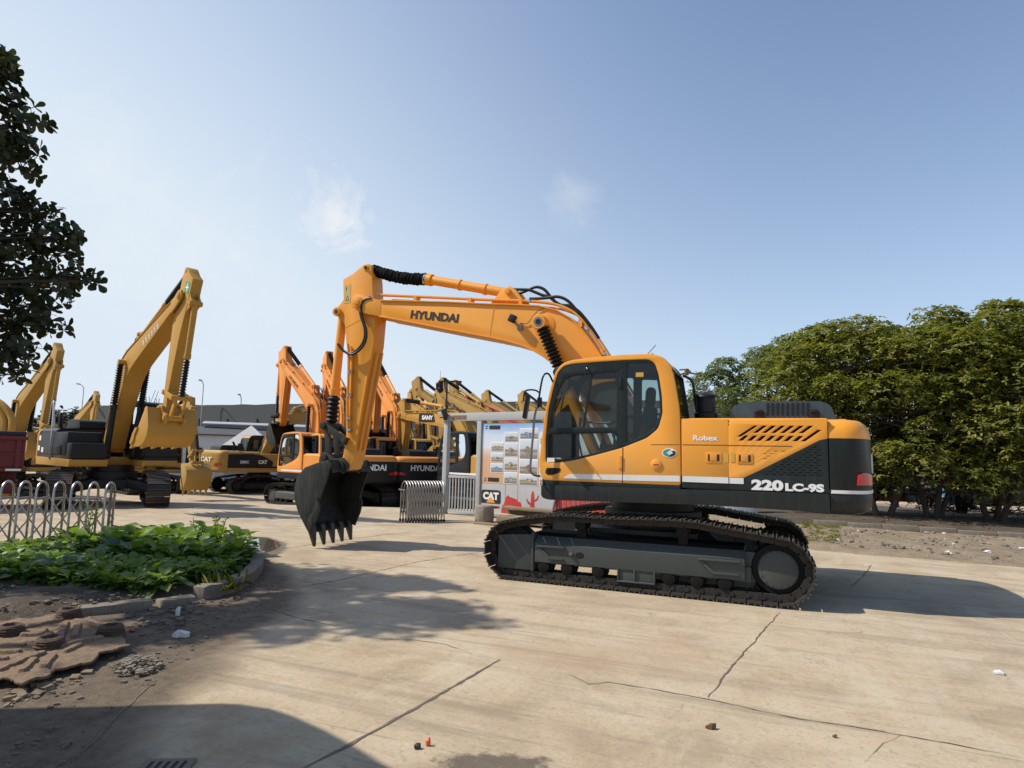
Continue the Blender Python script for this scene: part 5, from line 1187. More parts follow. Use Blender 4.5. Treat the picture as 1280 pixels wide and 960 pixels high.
# ------------------------------------------------------------------ leaves and trees
def leaf_blade(V, F, base, d, n, ln, w, fold=.25, droop=.15):
    """one leaf: base point, direction, upper normal"""
    s = d.cross(n).normalized(); o = len(V)
    m1 = base+d*ln*.35; m2 = base+d*ln*.75-n*ln*droop*.5; tip = base+d*ln-n*ln*droop
    V += [base, m1+s*w*.5+n*w*fold, m2+s*w*.42+n*w*fold, tip, m2-s*w*.42+n*w*fold, m1-s*w*.5+n*w*fold, base.lerp(tip, .5)+n*ln*.01]
    F += [(o, o+1, o+2, o+6), (o+6, o+2, o+3), (o+6, o+3, o+4), (o, o+6, o+4, o+5)]
def leaf_round(V, F, base, d, n, ln, w, fold=.18, droop=.15):
    s = d.cross(n).normalized(); o = len(V)
    P5 = [base+d*ln*t-n*ln*droop*t*t for t in (0, .35, .68, .92, 1.0)]; W5 = (.05, .30, .50, .32, .08)
    for p, k in zip(P5, W5): V += [p+s*w*k+n*w*fold*k, p, p-s*w*k+n*w*fold*k]
    for i in range(4):
        for q in range(2): a = o+i*3+q; F.append((a, a+1, a+4, a+3))
def rvec(rr): 
    while True:
        v = Vector((rr.uniform(-1, 1), rr.uniform(-1, 1), rr.uniform(-1, 1)))
        if .05 < v.length < 1: return v.normalized()
def rosette(V, F, p, up, rr, n, ln, w, tilt=(.1, .9), blade=None):
    a0 = rr.uniform(0, 6.28); e = up.orthogonal().normalized(); g = up.cross(e)
    for k in range(n):
        a = a0+k*2*PI/n+rr.uniform(-.3, .3); out = e*math.cos(a)+g*math.sin(a); t = rr.uniform(*tilt)
        d = (out*(1-t*.5)+up*t).normalized(); nn = (up-d*up.dot(d)).normalized(); L_ = ln*rr.uniform(.7, 1.2)
        (blade or leaf_blade)(V, F, p+d*.01, d, nn, L_, w*rr.uniform(.8, 1.2), droop=rr.uniform(.05, .35))
def leafmesh(name, V, F, mat):
    me = bpy.data.meshes.new(name); me.from_pydata([tuple(v) for v in V], [], F); me.update(); me.shade_smooth(); me.materials.append(MATS[mat]); return me

def hedge_proto(seed, mat, H=6.3, W=2.5, base=1.05, nb=52, ros=78):
    rr = random.Random(seed); V, F = [], []; blobs = []
    stems = []
    for k in range(rr.choice((3, 4))):
        a = rr.uniform(0, 6.28); tip = Vector((math.cos(a)*W*.6, math.sin(a)*W*.6, H*.72)); b0 = Vector((math.cos(a)*.14, math.sin(a)*.14, 0))
        stems.append(spline([b0, b0.lerp(tip, .3)+rvec(rr)*.15, b0.lerp(tip, .62)+rvec(rr)*.2, tip], 4))
    for k in range(nb):
        t = (k+rr.random())/nb; z = base+(H-base)*(t**.85)
        R_ = W*(1.0 if z < H*.62 else math.sqrt(max(0, 1-((z-H*.62)/(H*.40))**2)))*(.65+.35*sstep(base, base+1.2, z))
        a = rr.uniform(0, 6.28); q = R_*math.sqrt(rr.uniform(.25, 1.0)); r = rr.uniform(.42, .72)
        blobs.append((Vector((math.cos(a)*q, math.sin(a)*q, min(z, H-r*.7))), r))
    for c, r in blobs:
        for i in range(ros):
            d = rvec(rr)
            if d.z < -.35 and rr.random() < .7: d.z = -d.z
            p = c+Vector((d.x*r*1.15, d.y*r*1.15, d.z*r*.85))*rr.uniform(.72, 1.08)
            up = (d*.7+Vector((0, 0, .9))+rvec(rr)*.35).normalized()
            rosette(V, F, p, up, rr, rr.choice((4, 5, 6)), rr.choice((.10, .12, .14)), .050, (-.35, .7))
    crown = leafmesh('crown', V, F, mat)
    mb = MB()
    for s in stems: mb.tube(s, .07, 8, [.078*(1-.72*i/(len(s)-1)) for i in range(len(s))])
    for c, r in blobs[::1]:
        s = rr.choice(stems); j = min(range(len(s)), key=lambda i: (s[i]-c).length+abs(s[i].z-c.z+.8)*.5); a = s[max(j, 2)]
        mb.tube([a, a.lerp(c, .55)+Vector((0, 0, .06)), c], .03, 5, [.034, .022, .010])
    tm = bpy.data.meshes.new('trunk'); tm.from_pydata(mb.v, [], mb.f); finish(tm, 60); tm.materials.append(MATS['bark'])
    return crown, tm
HP = [hedge_proto(s, 'leaf_hedge') for s in (1, 2, 3)]; HF = hedge_proto(7, 'leaf_hedge_far'); HS = hedge_proto(9, 'leaf_wood', H=2.3, W=1.7, base=.25, nb=22, ros=60)
TREES = [(955, 26.5, .98, 3, 'far dull green tree just right of the air intake, leftmost of the row'),
         (1000, 24.6, .99, 3, 'dull green tree standing behind the black engine cover'),
         (1045, 21.8, 1.0, 0, 'broad tree with its crown right above the counterweight'),
         (1100, 20.6, 1.0, 1, 'tree whose trunks stand directly right of the counterweight'),
         (1162, 20.4, 1.0, 2, 'tree with thin leaning trunks, second right of the counterweight'),
         (1238, 19.6, 1.04, 0, 'tree with three stout pale trunks near the right edge'),
         (1318, 18.6, 1.06, 1, 'rightmost tree of the front row, beside the stout pale trunks'),
         (1075, 24.5, 1.04, 1, 'tree in the second row behind the counterweight'),
         (1195, 24.0, 1.06, 2, 'tree in the second row behind the thin leaning trunks'),
         (1300, 23.5, 1.06, 0, 'tree in the second row behind the stout trunks')]
rt = random.Random(21)
for px, d, sc, pi, lb in TREES:
    q = gpos(px, d); t = empty('broadleaf_tree', (q.x, q.y, 0), rt.uniform(0, 6.28)); t.scale = (sc*1.16, sc*1.16, sc)
    tag(t, lb, 'tree', 'broadleaf trees along the verge')
    c, k = (HF if pi == 3 else HP[pi]); link('crown', c, t); link('trunk', k, t)

for px, d, s in ((1085, 29, 1.0), (1128, 31, .9), (1150, 29.5, .8), (1232, 29, 1.0), (1265, 31, 1.1), (1215, 32, 1.0), (1040, 30, 1.1), (1310, 30, 1.2)):
    q = gpos(px, d); t = empty('shrub', (q.x, q.y, 0), rt.uniform(0, 6.28)); t.scale = (s, s, s*.8); tag(t, 'dark low shrub in the shade far behind the tree trunks', 'shrub', 'dark shrubs behind the trunks')
    link('crown', HS[0], t); link('stems', HS[1], t)
# verge: bare soil, rubble, kerb under the trees
VG = gpoly([(1018, 688), (1100, 695), (1200, 703), (1290, 710)])+[(9, 3.4), (30, 3), (30, 34), (-1.5, 34), (-1.5, 13), (.2, 9.2), (1.2, 6)]
def sheet(name, poly, mat, step, hfun, z0=.004):
    """bumpy sheet that dies out at its ragged edge"""
    xs = [p[0] for p in poly]; ys = [p[1] for p in poly]; v = {}; V = []; F = []
    nx, ny = int((max(xs)-min(xs))/step)+2, int((max(ys)-min(ys))/step)+2
    def idx(i, j):
        if (i, j) not in v:
            x, y = min(xs)+i*step, min(ys)+j*step; dd = -pdist((x, y), poly)+.18*noise.noise(Vector((x*1.7, y*1.7, 2)))
            v[(i, j)] = (len(V), dd); V.append((x, y, gz(x, y)+(z0+hfun(x, y)*sstep(0, .5, dd) if dd > 0 else -.02)))
        return v[(i, j)]
    for i in range(nx-1):
        for j in range(ny-1):
            q = [idx(i, j), idx(i+1, j), idx(i+1, j+1), idx(i, j+1)]
            if max(k[1] for k in q) > 0: F.append(tuple(k[0] for k in q))
    me = bpy.data.meshes.new(name); me.from_pydata(V, [], F); me.update(); me.shade_smooth(); me.materials.append(MATS[mat]); return link(name, me)
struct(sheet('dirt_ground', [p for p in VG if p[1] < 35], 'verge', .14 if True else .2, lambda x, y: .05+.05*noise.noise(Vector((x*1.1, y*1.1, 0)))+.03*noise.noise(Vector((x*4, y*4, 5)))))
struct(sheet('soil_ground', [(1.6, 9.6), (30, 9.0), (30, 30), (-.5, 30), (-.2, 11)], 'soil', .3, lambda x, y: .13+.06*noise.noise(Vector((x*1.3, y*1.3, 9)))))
ke = MB(); a, b_ = Vector((2.6, 9.55, 0)), Vector((14, 9.1, 0))
kerb = empty('kerb', (0, 0, 0)); tag(kerb, 'low broken kerb along the trees on the right', 'kerb')
n = 14
for k in range(n):
    p, q = a.lerp(b_, k/n), a.lerp(b_, (k+.97)/n)
    part('kerb_stone', 'kerbstone', lambda mb: mb.box((p.x, p.y-.08, 0), (q.x, q.y+.08, .17+rt.uniform(-.03, .02))), kerb, bevel=.015)
def stones(name, pts, mat, label=None, seed=3, cat='rubble'):
    rr = random.Random(seed); mb = MB()
    for x, y, s, z in pts:
        M = Matrix.Translation((x, y, z+gz(x, y)+s*.2)) @ Matrix.Rotation(rr.uniform(0, 6.28), 4, 'Z') @ Matrix.Rotation(rr.uniform(-.4, .4), 4, 'X')
        c = [Vector((sx*s*rr.uniform(.5, .9), sy*s*rr.uniform(.35, .7), sz*s*rr.uniform(.18, .4))) for sx in (-1, 1) for sy in (-1, 1) for sz in (-1, 1)]
        mb.add([M @ v for v in c], [(0, 1, 3, 2), (4, 6, 7, 5), (0, 4, 5, 1), (2, 3, 7, 6), (0, 2, 6, 4), (1, 5, 7, 3)])
    me = bpy.data.meshes.new(name); me.from_pydata(mb.v, [], mb.f); finish(me, 0); me.materials.append(MATS[mat]); o = link(name, me)
    return o
def in_poly(poly, n, seed, smin, smax, z=.02):
    rr = random.Random(seed); xs = [p[0] for p in poly]; ys = [p[1] for p in poly]; out = []
    while len(out) < n:
        x, y = rr.uniform(min(xs), max(xs)), rr.uniform(min(ys), max(ys))
        if pdist((x, y), poly) < -.03: out.append((x, y, smin+(smax-smin)*rr.random()**3, z))
    return out
vp = gpoly([(1022, 684), (1100, 690), (1200, 700), (1290, 707), (1300, 672), (1180, 662), (1060, 660)])
o = stones('rubble', in_poly(vp, 620, 5, .015, .075, .045), 'kerbstone'); tag(o, 'scattered pale rubble on the bare verge before the trees', 'rubble', kind='stuff')
o = stones('broken_plaster', in_poly(vp, 34, 8, .02, .075, .05), 'plaster'); tag(o, 'white chips of broken plaster strewn over the verge', 'rubble', kind='stuff')
vp2 = [(3, 10.2), (12, 9.6), (13, 16), (3, 17)]
o = stones('leaf_litter', in_poly(vp2, 420, 12, .03, .08, .12), 'leaf_dry'); tag(o, 'brown leaf litter and chips on the shaded soil under the trees', 'leaf litter', kind='stuff')
# weeds on the verge in the machine's shade
V, F = [], []; rr = random.Random(4)
for x, y, s, z in in_poly(gpoly([(1000, 655), (1055, 655), (1050, 682), (1005, 682)]), 240, 6, .5, 1, .03): rosette(V, F, Vector((x, y, z+.03)), Vector((0, 0, 1)), rr, 5, .055, .022, (.1, .9))
o = link('weeds', leafmesh('weeds', V, F, 'leaf_hedge')); tag(o, 'low green weeds on the verge behind the tracks', 'weeds', kind='stuff')
# clutter behind the trees
q = gpos(1138, 25); bn = empty('bench', (q.x, q.y, .1), .2); tag(bn, 'small dark low bench standing behind the trunks', 'bench')
part('seat', 'iron', lambda mb: mb.box((-.7, -.2, .50), (.7, .2, .56)), bn, bevel=.008)
for x in (-.6, .55): [part('leg', 'iron', lambda mb: mb.box((x, y, 0), (x+.05, y+.05, .5)), bn) for y in (-.18, .13)]
q = gpos(1205, 26.5); bl = empty('wrapped_bundle', (q.x, q.y, .1), .4); tag(bl, 'black and white wrapped bundle seen between the trunks', 'bundle')
def lump(mb, c, r, seed, n=16, sq=(1, 1, 1)):
    rr = random.Random(seed); rows = 9; rings = []
    for j in range(rows+1):
        t = -PI/2+PI*j/rows; rings.append([(c[0]+math.cos(k*2*PI/n)*max(math.cos(t), .05)*r*sq[0]*(1+.2*noise.noise(Vector((k*.9+seed, j*.8, seed)))), c[1]+math.sin(k*2*PI/n)*max(math.cos(t), .05)*r*sq[1]*(1+.2*noise.noise(Vector((k*.9, j*.8, 9+seed)))), c[2]+math.sin(t)*r*sq[2]) for k in range(n)])
    mb.loft(rings)
m, nt = nt_new('mottled'); MATS['mottled'] = m
out = N(nt, 'ShaderNodeOutputMaterial'); b = N(nt, 'ShaderNodeBsdfPrincipled', inp={'Roughness': .7}); L(nt, b.outputs[0], out.inputs[0]); tc = N(nt, 'ShaderNodeTexCoord')
L(nt, ramp(nt, nse(nt, tc.outputs['Object'], 3.2, 4, .6), [(.48, (.02, .02, .022)), (.56, (.55, .58, .62))]), b.inputs['Base Color'])
part('bundle', 'mottled', lambda mb: lump(mb, (0, 0, .95), .95, 3, sq=(.9, .7, 1)), bl)
q = gpos(1180, 27.5); bx = empty('blue_drum', (q.x, q.y, .1)); tag(bx, 'faded blue drum beside the wrapped bundle behind the trees', 'drum')
part('drum', 'truck_blue', lambda mb: mb.rod((0, 0, 0), (0, 0, .9), [(0, .28), (.3, .29), (.33, .31), (.36, .29), (.64, .29), (.67, .31), (.7, .29), (1, .28)], 20), bx); bx.children[0].data.materials[0] = paint('blue', (.05, .20, .36), .5)
for px, d, w, h, mt, lb in ((1165, 29, 2.2, 1.0, 'plaster', 'pale broken wall piece seen low between the trunks'), (1108, 29.5, 1.6, 1.3, 'orange_far', 'orange crate glimpsed left of the thin leaning trunks'), (1262, 28, 4.2, 1.9, 'clay', 'rusty brown fence panel behind the stout trunks')):
    q = gpos(px, d); s = empty('wall_panel' if mt != 'orange_far' else 'crate', (q.x, q.y, .05), .3); tag(s, lb, 'panel' if mt != 'orange_far' else 'crate')
    part('panel', mt, lambda mb: [mb.box((-w/2+k*w/6, rt.uniform(-.03, .03), 0), (-w/2+(k+.94)*w/6, .3, h*rt.uniform(.85, 1.0))) for k in range(6)], s, bevel=.015)
    part('rail', 'timber', lambda mb: mb.box((-w/2, -.08, h*.6), (w/2, -.04, h*.68)), s)
V, F = [], []; rr = random.Random(44)
mbb = MB()
q = gpos(1215, 22.6); bp_ = empty('brush_pile', (q.x, q.y, .1)); tag(bp_, 'dark pile of cut brush and branches under the trees', 'brush pile')
for k in range(150):
    a = rr.uniform(0, 6.28); r_ = rr.uniform(.1, 1.5); p = Vector((math.cos(a)*r_*1.6, math.sin(a)*r_*.7, rr.uniform(0, .75)*(1-r_/1.8))); dv = rvec(rr); dv.z = abs(dv.z)*.5
    mbb.tube([p, p+dv*rr.uniform(.3, .9)], .012, 4)
    if k % 2: rosette(V, F, p+dv*.4, (dv+Vector((0, 0, .6))).normalized(), rr, 5, .13, .05)
me = bpy.data.meshes.new('branches'); me.from_pydata(mbb.v, [], mbb.f); me.materials.append(MATS['twig']); link('branches', me, bp_); link('leaves', leafmesh('leaves', V, F, 'leaf_wood'), bp_)

# ------------------------------------------------------------------ magnolia at the left edge
rr = random.Random(17); V, F = [], []; V2, F2 = [], []; tw = MB()
TB = Vector((-8.9, -6.0, 0)); 
CL = [(8, 92, .22), (5, 118, .32), (24, 140, .25), (48, 156, .16), (10, 180, .40), (33, 185, .28), (38, 212, .2), (2, 235, .38), (14, 260, .28), (66, 268, .13), (38, 268, .25), (60, 290, .32), (90, 295, .22), (20, 300, .42), (55, 325, .36), (85, 320, .22), (108, 350, .16), (88, 345, .2), (122, 352, .08), (10, 345, .45), (40, 365, .4), (68, 360, .3), (15, 395, .42), (50, 400, .32), (72, 412, .14), (28, 430, .3), (5, 435, .35), (15, 462, .22), (32, 466, .12), (-30, 150, .5), (-40, 250, .6), (-40, 330, .6), (-40, 400, .5), (-25, 90, .35), (8, 70, .06)]
blobs = []
for px, py, r in CL:
    d = 9.3+rr.uniform(-.25, .25); p = CAM+ray(px, py)*d; blobs.append((p, r*.87))
for k in range(70):
    z = rr.uniform(2.9, 8.4); R_ = 2.1*math.sqrt(max(.05, 1-((z-5.2)/3.6)**2)); a = rr.uniform(0, 6.28); q = R_*math.sqrt(rr.uniform(.1, 1)); p = Vector((TB.x-.55+math.cos(a)*q, TB.y-.1+math.sin(a)*q, z))
    h = p-CAM; dd = h.dot(FWD); px = 640+FPX*h.dot(RGT)/dd
    if px < -15 or dd < 1: blobs.append((p, rr.uniform(.35, .55)))
trunk = spline([TB, TB+Vector((.05, 0, 2)), TB+Vector((-.2, .1, 4.5)), TB+Vector((-.3, 0, 7.6))], 5)
for p, r in blobs:
    n = max(4, int(32*(r/.4)**1.8))
    j = min(range(len(trunk)), key=lambda i: (trunk[i]-p).length+abs(trunk[i].z-p.z+.7)*.8); a = trunk[max(2, j)]
    tw.tube(spline([a, a.lerp(p, .5)+Vector((0, 0, .12)), p], 3), .02, 5, [.028-.0036*i for i in range(7)])
    for i in range(n):
        dv = rvec(rr); pp = p+dv*r*rr.uniform(.3, 1.02); up = (dv+Vector((0, 0, .5))+rvec(rr)*.4).normalized()
        rosette(V, F, pp, up, rr, rr.choice((4, 5)), .150, .092, (-.1, .8), leaf_round)
        tw.tube([p+dv*r*.15, pp], .006, 4)
p = CAM+ray(9, 82)*9.3
for k in range(6): rosette(V2, F2, p+Vector((rr.uniform(-.05, .05), 0, rr.uniform(-.12, .16))), (Vector((.2, -.2, 1))).normalized(), rr, 4, .13, .06)
mg = empty('magnolia_tree', (TB.x, TB.y, 0)); tag(mg, 'dark large leaved tree reaching in from the left edge against the sky', 'tree')
MT = Matrix.Translation(-TB)
o = link('crown', leafmesh('crown', V, F, 'leaf_magnolia'), mg); o.matrix_basis = MT
o = link('yellow_leaves', leafmesh('yellow_leaves', V2, F2, 'leaf_autumn'), mg); o.matrix_basis = MT
tw.tube(trunk, .1, 10, [.14*(1-.6*i/(len(trunk)-1)) for i in range(len(trunk))])
me = bpy.data.meshes.new('trunk'); me.from_pydata(tw.v, [], tw.f); finish(me, 60); me.materials.append(MATS['twig']); o = link('trunk', me, mg); o.matrix_basis = MT

# ------------------------------------------------------------------ planted bed at the left
BEDK = [(-4.98, -2.42), (-4.95, -2.95), (-5.02, -3.35), (-5.05, -3.75), (-4.72, -4.35), (-4.62, -4.75)]
BED = gpoly([(322, 706), (316, 722), (292, 738), (250, 748), (195, 756), (110, 766), (0, 778)])
kb = BED[:]
bed_poly = BED+[(-7.2, -6.8), (-10.6, -5.4), (-9.9, -3.6), (-8.4, -2.75), (-6.3, -1.75), (-5.6, -1.9)]
struct(sheet('bed_ground', bed_poly, 'soil', .12, lambda x, y: .10+.05*noise.noise(Vector((x*2, y*2, 1)))))
kc = spline([Vector((x, y, 0)) for x, y in gpoly([(300, 694), (318, 700), (322, 708), (315, 722), (290, 738), (246, 750)])], 4)
kk = empty('bed_kerb', (0, 0, 0)); tag(kk, 'curved worn concrete kerb round the end of the planted bed', 'kerb')
rr = random.Random(31)
seg = 4
for i in range(0, len(kc)-1, seg):
    pts = kc[i:i+seg+1]
    def ks(mb):
        rings = []
        for k, p in enumerate(pts):
            d = (pts[min(k+1, len(pts)-1)]-pts[max(k-1, 0)]).normalized(); n = Vector((-d.y, d.x, 0)); e = (0.004 if 0 < k < len(pts)-1 else .0)
            h = .15+rr.uniform(-.012, .012)
            a, b_ = p+n*.085, p-n*.085
            rings.append([(a.x, a.y, -.02), (b_.x, b_.y, -.02), (b_.x, b_.y, h), (a.x, a.y, h)])
        for q in (0, -1):
            c = sum((Vector(v) for v in rings[q]), Vector())/4; nb = sum((Vector(v) for v in rings[1 if q == 0 else -2]), Vector())/4
            rings[q] = [tuple(Vector(v)+(nb-c).normalized()*.012) for v in rings[q]]
        mb.loft(rings)
    part('kerb_stone', 'kerbstone', ks, kk, bevel=.012)
o1 = [(x, y) for x, y in gpoly([(246, 750), (190, 760)])]
for j, ((x0, y0), (x1, y1), hh) in enumerate([(gpoly([(243, 752)])[0], gpoly([(196, 757)])[0], .075), (gpoly([(190, 760)])[0], gpoly([(95, 768)])[0], .10)]):
    s = empty('broken_kerb', (x0, y0, 0), math.atan2(y1-y0, x1-x0)); tag(s, ('short broken kerb slab' if j == 0 else 'longer sunken kerb slab') + ' at the front of the planted bed', 'kerb')
    ln = math.hypot(x1-x0, y1-y0)
    part('slab', 'kerbstone', lambda mb: mb.add([(0, -.10, -.02), (ln, -.13, -.02), (ln, .12, -.02), (0, .10, -.02), (.02, -.09, hh), (ln, -.12, hh*.7), (ln-.05, .11, hh*.8), (0, .09, hh)], [(0, 3, 2, 1), (4, 5, 6, 7), (0, 1, 5, 4), (1, 2, 6, 5), (2, 3, 7, 6), (3, 0, 4, 7)]), s, bevel=.015)
def plant_proto(seed, mat, n, ln, w, h, tilt):
    rr = random.Random(seed); V, F = [], []
    for k in range(n):
        a = k*2.4+rr.uniform(-.3, .3); t = k/n; up = Vector((0, 0, 1)); out = Vector((math.cos(a), math.sin(a), 0)); lift = tilt[0]+(tilt[1]-tilt[0])*t
        d = (out*math.cos(lift)+up*math.sin(lift)).normalized(); base = Vector((out.x*.02, out.y*.02, .02+h*t*.4)); st = base+d*ln*.45
        s = d.cross(up).normalized(); o = len(V); V += [base-s*.006, base+s*.006, st+s*.005, st-s*.005]; F.append((o, o+1, o+2, o+3))
        dd = (d*.9+out*.35-up*.12).normalized(); nn = (up-dd*up.dot(dd)).normalized()
        # broad wavy blade
        o = len(V); rows = 5; L_ = ln*rr.uniform(.75, 1.15); W_ = w*rr.uniform(.8, 1.15); sd = dd.cross(nn).normalized()
        for i in range(rows+1):
            tt = i/rows; ww = W_*max(.05, math.sin(PI*(.06+.90*tt)**1.15))**.75*.5; c = st+dd*L_*tt-nn*L_*.35*tt*tt
            for q, e in ((-1, .28), (0, 0), (1, .28)): V.append(c+sd*q*ww+nn*(e*ww+.010*math.sin(tt*9+q*2+k)))
        for i in range(rows):
            for q in range(2): a_ = o+i*3+q; F.append((a_, a_+1, a_+4, a_+3))
    return leafmesh('leafy_plant', V, F, mat)
PP = [plant_proto(1, 'leaf_green', 16, .125, .100, .09, (.25, 1.35)), plant_proto(2, 'leaf_green', 14, .145, .110, .10, (.2, 1.3)), plant_proto(3, 'leaf_lime', 12, .18, .13, .12, (.4, 1.35)), plant_proto(4, 'leaf_blue', 10, .26, .22, .14, (.35, 1.25)), plant_proto(5, 'leaf_green', 14, .19, .165, .18, (.4, 1.4))]
def put(me, p, s, label, group):
    o = link('leafy_plant', me); o.location = (p.x, p.y, gz(p.x, p.y)+.08); o.rotation_euler = (rr.uniform(-.15, .15), rr.uniform(-.15, .15), rr.uniform(0, 6.28)); o.scale = (s, s, s*rr.uniform(.85, 1.15)); tag(o, label, 'plant', group); return o
low = gpoly([(-20, 735), (-20, 700), (60, 690), (150, 684), (235, 690), (300, 712), (285, 728), (240, 740), (190, 750), (130, 750), (70, 742)])
for k in range(16):
    q = G(rr.uniform(10, 290), rr.uniform(694, 742))
    if pdist((q.x, q.y), low) < -.05: put(PP[2], q, rr.uniform(.7, 1.1), 'pale yellow green leafy plant scattered among the darker ones in the bed', 'yellow green plants scattered in the bed')
seen = []
tries = 0
while len(seen) < 235 and tries < 14000:
    tries += 1; x, y = rr.uniform(-9.5, -4.4), rr.uniform(-6.6, -2)
    if pdist((x, y), low) > -.05 or min([math.hypot(x-a, y-b) for a, b in seen] or [9]) < .165: continue
    seen.append((x, y))
    put(PP[rr.choice((0, 0, 1))], Vector((x, y, 0)), rr.uniform(.8, 1.25), 'low leafy green vegetable in the close planted front of the bed', 'low leafy vegetables in the bed')
tall = gpoly([(95, 700), (160, 685), (300, 692), (312, 705), (285, 716), (200, 722), (130, 712)])
seen = []; tries = 0
while len(seen) < 34 and tries < 5000:
    tries += 1; x, y = rr.uniform(-9, -4.4), rr.uniform(-6, -1.5)
    if pdist((x, y), tall) > -.02 or min([math.hypot(x-a, y-b) for a, b in seen] or [9]) < .27: continue
    seen.append((x, y)); put(PP[4], Vector((x, y, 0)), rr.uniform(1.0, 1.4), 'tall broad leaved green plant at the back of the bed', 'tall leafy plants at the back of the bed')
for px, py, k, s, lb in ((88, 690, 2, 1.3, 'yellow green plant beside the sliding gate'), (108, 698, 2, 1.4, 'yellow green plant left of the tall leafy clump'), (72, 700, 2, 1.0, 'small yellow green plant nearest the left gate arches'), (148, 712, 3, 1.05, 'blue green broad cabbage in the middle of the bed'), (168, 705, 3, 1.0, 'blue green cabbage behind the middle of the bed'), (205, 745, 1, 1.35, 'spreading rosette plant hanging over the front kerb'), (70, 730, 3, 1.0, 'small blue green plant at the left front of the bed')):
    put(PP[k], G(px, py), s, lb, None)
def stalk(px, py, h, lb):
    p = G(px, py); V, F = [], []; mb = MB(); r2 = random.Random(int(px)); s = empty('bolted_plant', (p.x, p.y, .08)); tag(s, lb, 'plant')
    for k in range(3):
        tip = Vector((r2.uniform(-.15, .15), r2.uniform(-.1, .1), h*r2.uniform(.7, 1))); c = spline([Vector((0, 0, 0)), tip*.5+rvec(r2)*.03, tip], 4); mb.tube(c, .006, 5)
        for q in c[3:]:
            for _ in range(2): dv = rvec(r2); dv.z = abs(dv.z); leaf_blade(V, F, q, dv, dv.orthogonal().normalized(), .085, .03)
    me = bpy.data.meshes.new('stem'); me.from_pydata(mb.v, [], mb.f); me.materials.append(MATS['leaf_lime']); link('stem', me, s); link('leaves', leafmesh('leaves', V, F, 'leaf_lime'), s)
stalk(272, 700, .62, 'tall thin yellow green stalk at the back right of the bed'); stalk(252, 698, .5, 'shorter thin stalk left of the tallest one in the bed'); stalk(300, 702, .42, 'thin stalk at the right end of the bed by the puddle'); stalk(110, 695, .7, 'thin stalk standing by the sliding gate')
# dry grass over the kerb
V, F = [], []
for k in range(60):
    p = G(rr.uniform(255, 300), rr.uniform(735, 748)); dv = rvec(rr); dv.z = abs(dv.z)*.5+.1; dv.normalize(); leaf_blade(V, F, p+Vector((0, 0, .08)), dv, dv.orthogonal().normalized(), .22, .010, droop=.5)
o = link('dry_grass', leafmesh('dry_grass', V, F, 'leaf_hedge')); tag(o, 'drooping tuft of grass over the right front kerb of the bed', 'grass', kind='stuff')

# ------------------------------------------------------------------ moulded brown sheet, rubble heap, litter
s0 = G(75, 812); sh = empty('moulded_sheet', (s0.x, s0.y, .0), R(12)); tag(sh, 'weathered brown moulded sheet with round bosses and ribs lying on the dirt', 'sheet')
C2 = math.cos(-R(12)); S2 = math.sin(-R(12))
def loc(px, py): p = G(px, py, .10)-s0; return (p.x*C2-p.y*S2, p.x*S2+p.y*C2)
OUT = [loc(*q) for q in [(165, 802), (125, 812), (115, 822), (72, 830), (60, 840), (28, 850), (0, 842), (-40, 850), (-60, 815), (-30, 780), (20, 772), (70, 764), (115, 768), (150, 788)]]
BOSS = [loc(86, 769), loc(138, 790), (loc(62, 806)), loc(12, 790)]
RIBS = [(loc(0, 835), loc(52, 815)), (loc(5, 832-10), loc(-30, 826)), (loc(55, 832), loc(66, 818)), (loc(28, 838), loc(42, 824)), (loc(80, 806), loc(125, 797)), (loc(75, 795), loc(82, 778)), (loc(93, 795), loc(97, 780)), (loc(28, 785), loc(75, 774)), (loc(30, 792), loc(55, 790)), (loc(0, 806), loc(28, 804)), (loc(0, 814), loc(22, 813)), (loc(62, 790), loc(50, 800)), (loc(95, 775), loc(125, 783)), (loc(84, 812), loc(98, 806))]
def segd(p, a, b_):
    dx, dy = b_[0]-a[0], b_[1]-a[1]; t = max(0, min(1, ((p[0]-a[0])*dx+(p[1]-a[1])*dy)/(dx*dx+dy*dy+1e-9))); return math.hypot(p[0]-a[0]-dx*t, p[1]-a[1]-dy*t)
def sheetf():
    st = .009; xs = [p[0] for p in OUT]; ys = [p[1] for p in OUT]; V = []; F = []; ix = {}
    nx, ny = int((max(xs)-min(xs))/st)+2, int((max(ys)-min(ys))/st)+2
    def g(i, j):
        if (i, j) in ix: return ix[(i, j)]
        x, y = min(xs)+i*st, min(ys)+j*st; e = pdist((x, y), OUT)+.02*noise.noise(Vector((x*9, y*9, 1)))
        z = .085+.018*noise.noise(Vector((x*2.2, y*2.2, 0)))+.007*noise.noise(Vector((x*14, y*14, 3)))+.004*noise.noise(Vector((x*40, y*40, 7)))
        for a, b_ in RIBS: z += .024*(1-sstep(.026, .033, segd((x, y), a, b_)))
        if e > -.12: z -= .020*sstep(-.12, 0, e)*(.4+1.6*noise.noise(Vector((x*6, y*6, 5))))
        ix[(i, j)] = (len(V), e); V.append((x, y, z)); return ix[(i, j)]
    for i in range(nx-1):
        for j in range(ny-1):
            q = [g(i, j), g(i+1, j), g(i+1, j+1), g(i, j+1)]
            if max(k[1] for k in q) < 0: F.append(tuple(k[0] for k in q))
    me = bpy.data.meshes.new('sheet'); me.from_pydata(V, [], F); me.update(); me.shade_smooth(); me.set_sharp_from_angle(angle=R(24)); me.materials.append(MATS['clay']); return me
o = link('sheet', sheetf(), sh); md = o.modifiers.new('thickness', 'SOLIDIFY'); md.thickness = .02
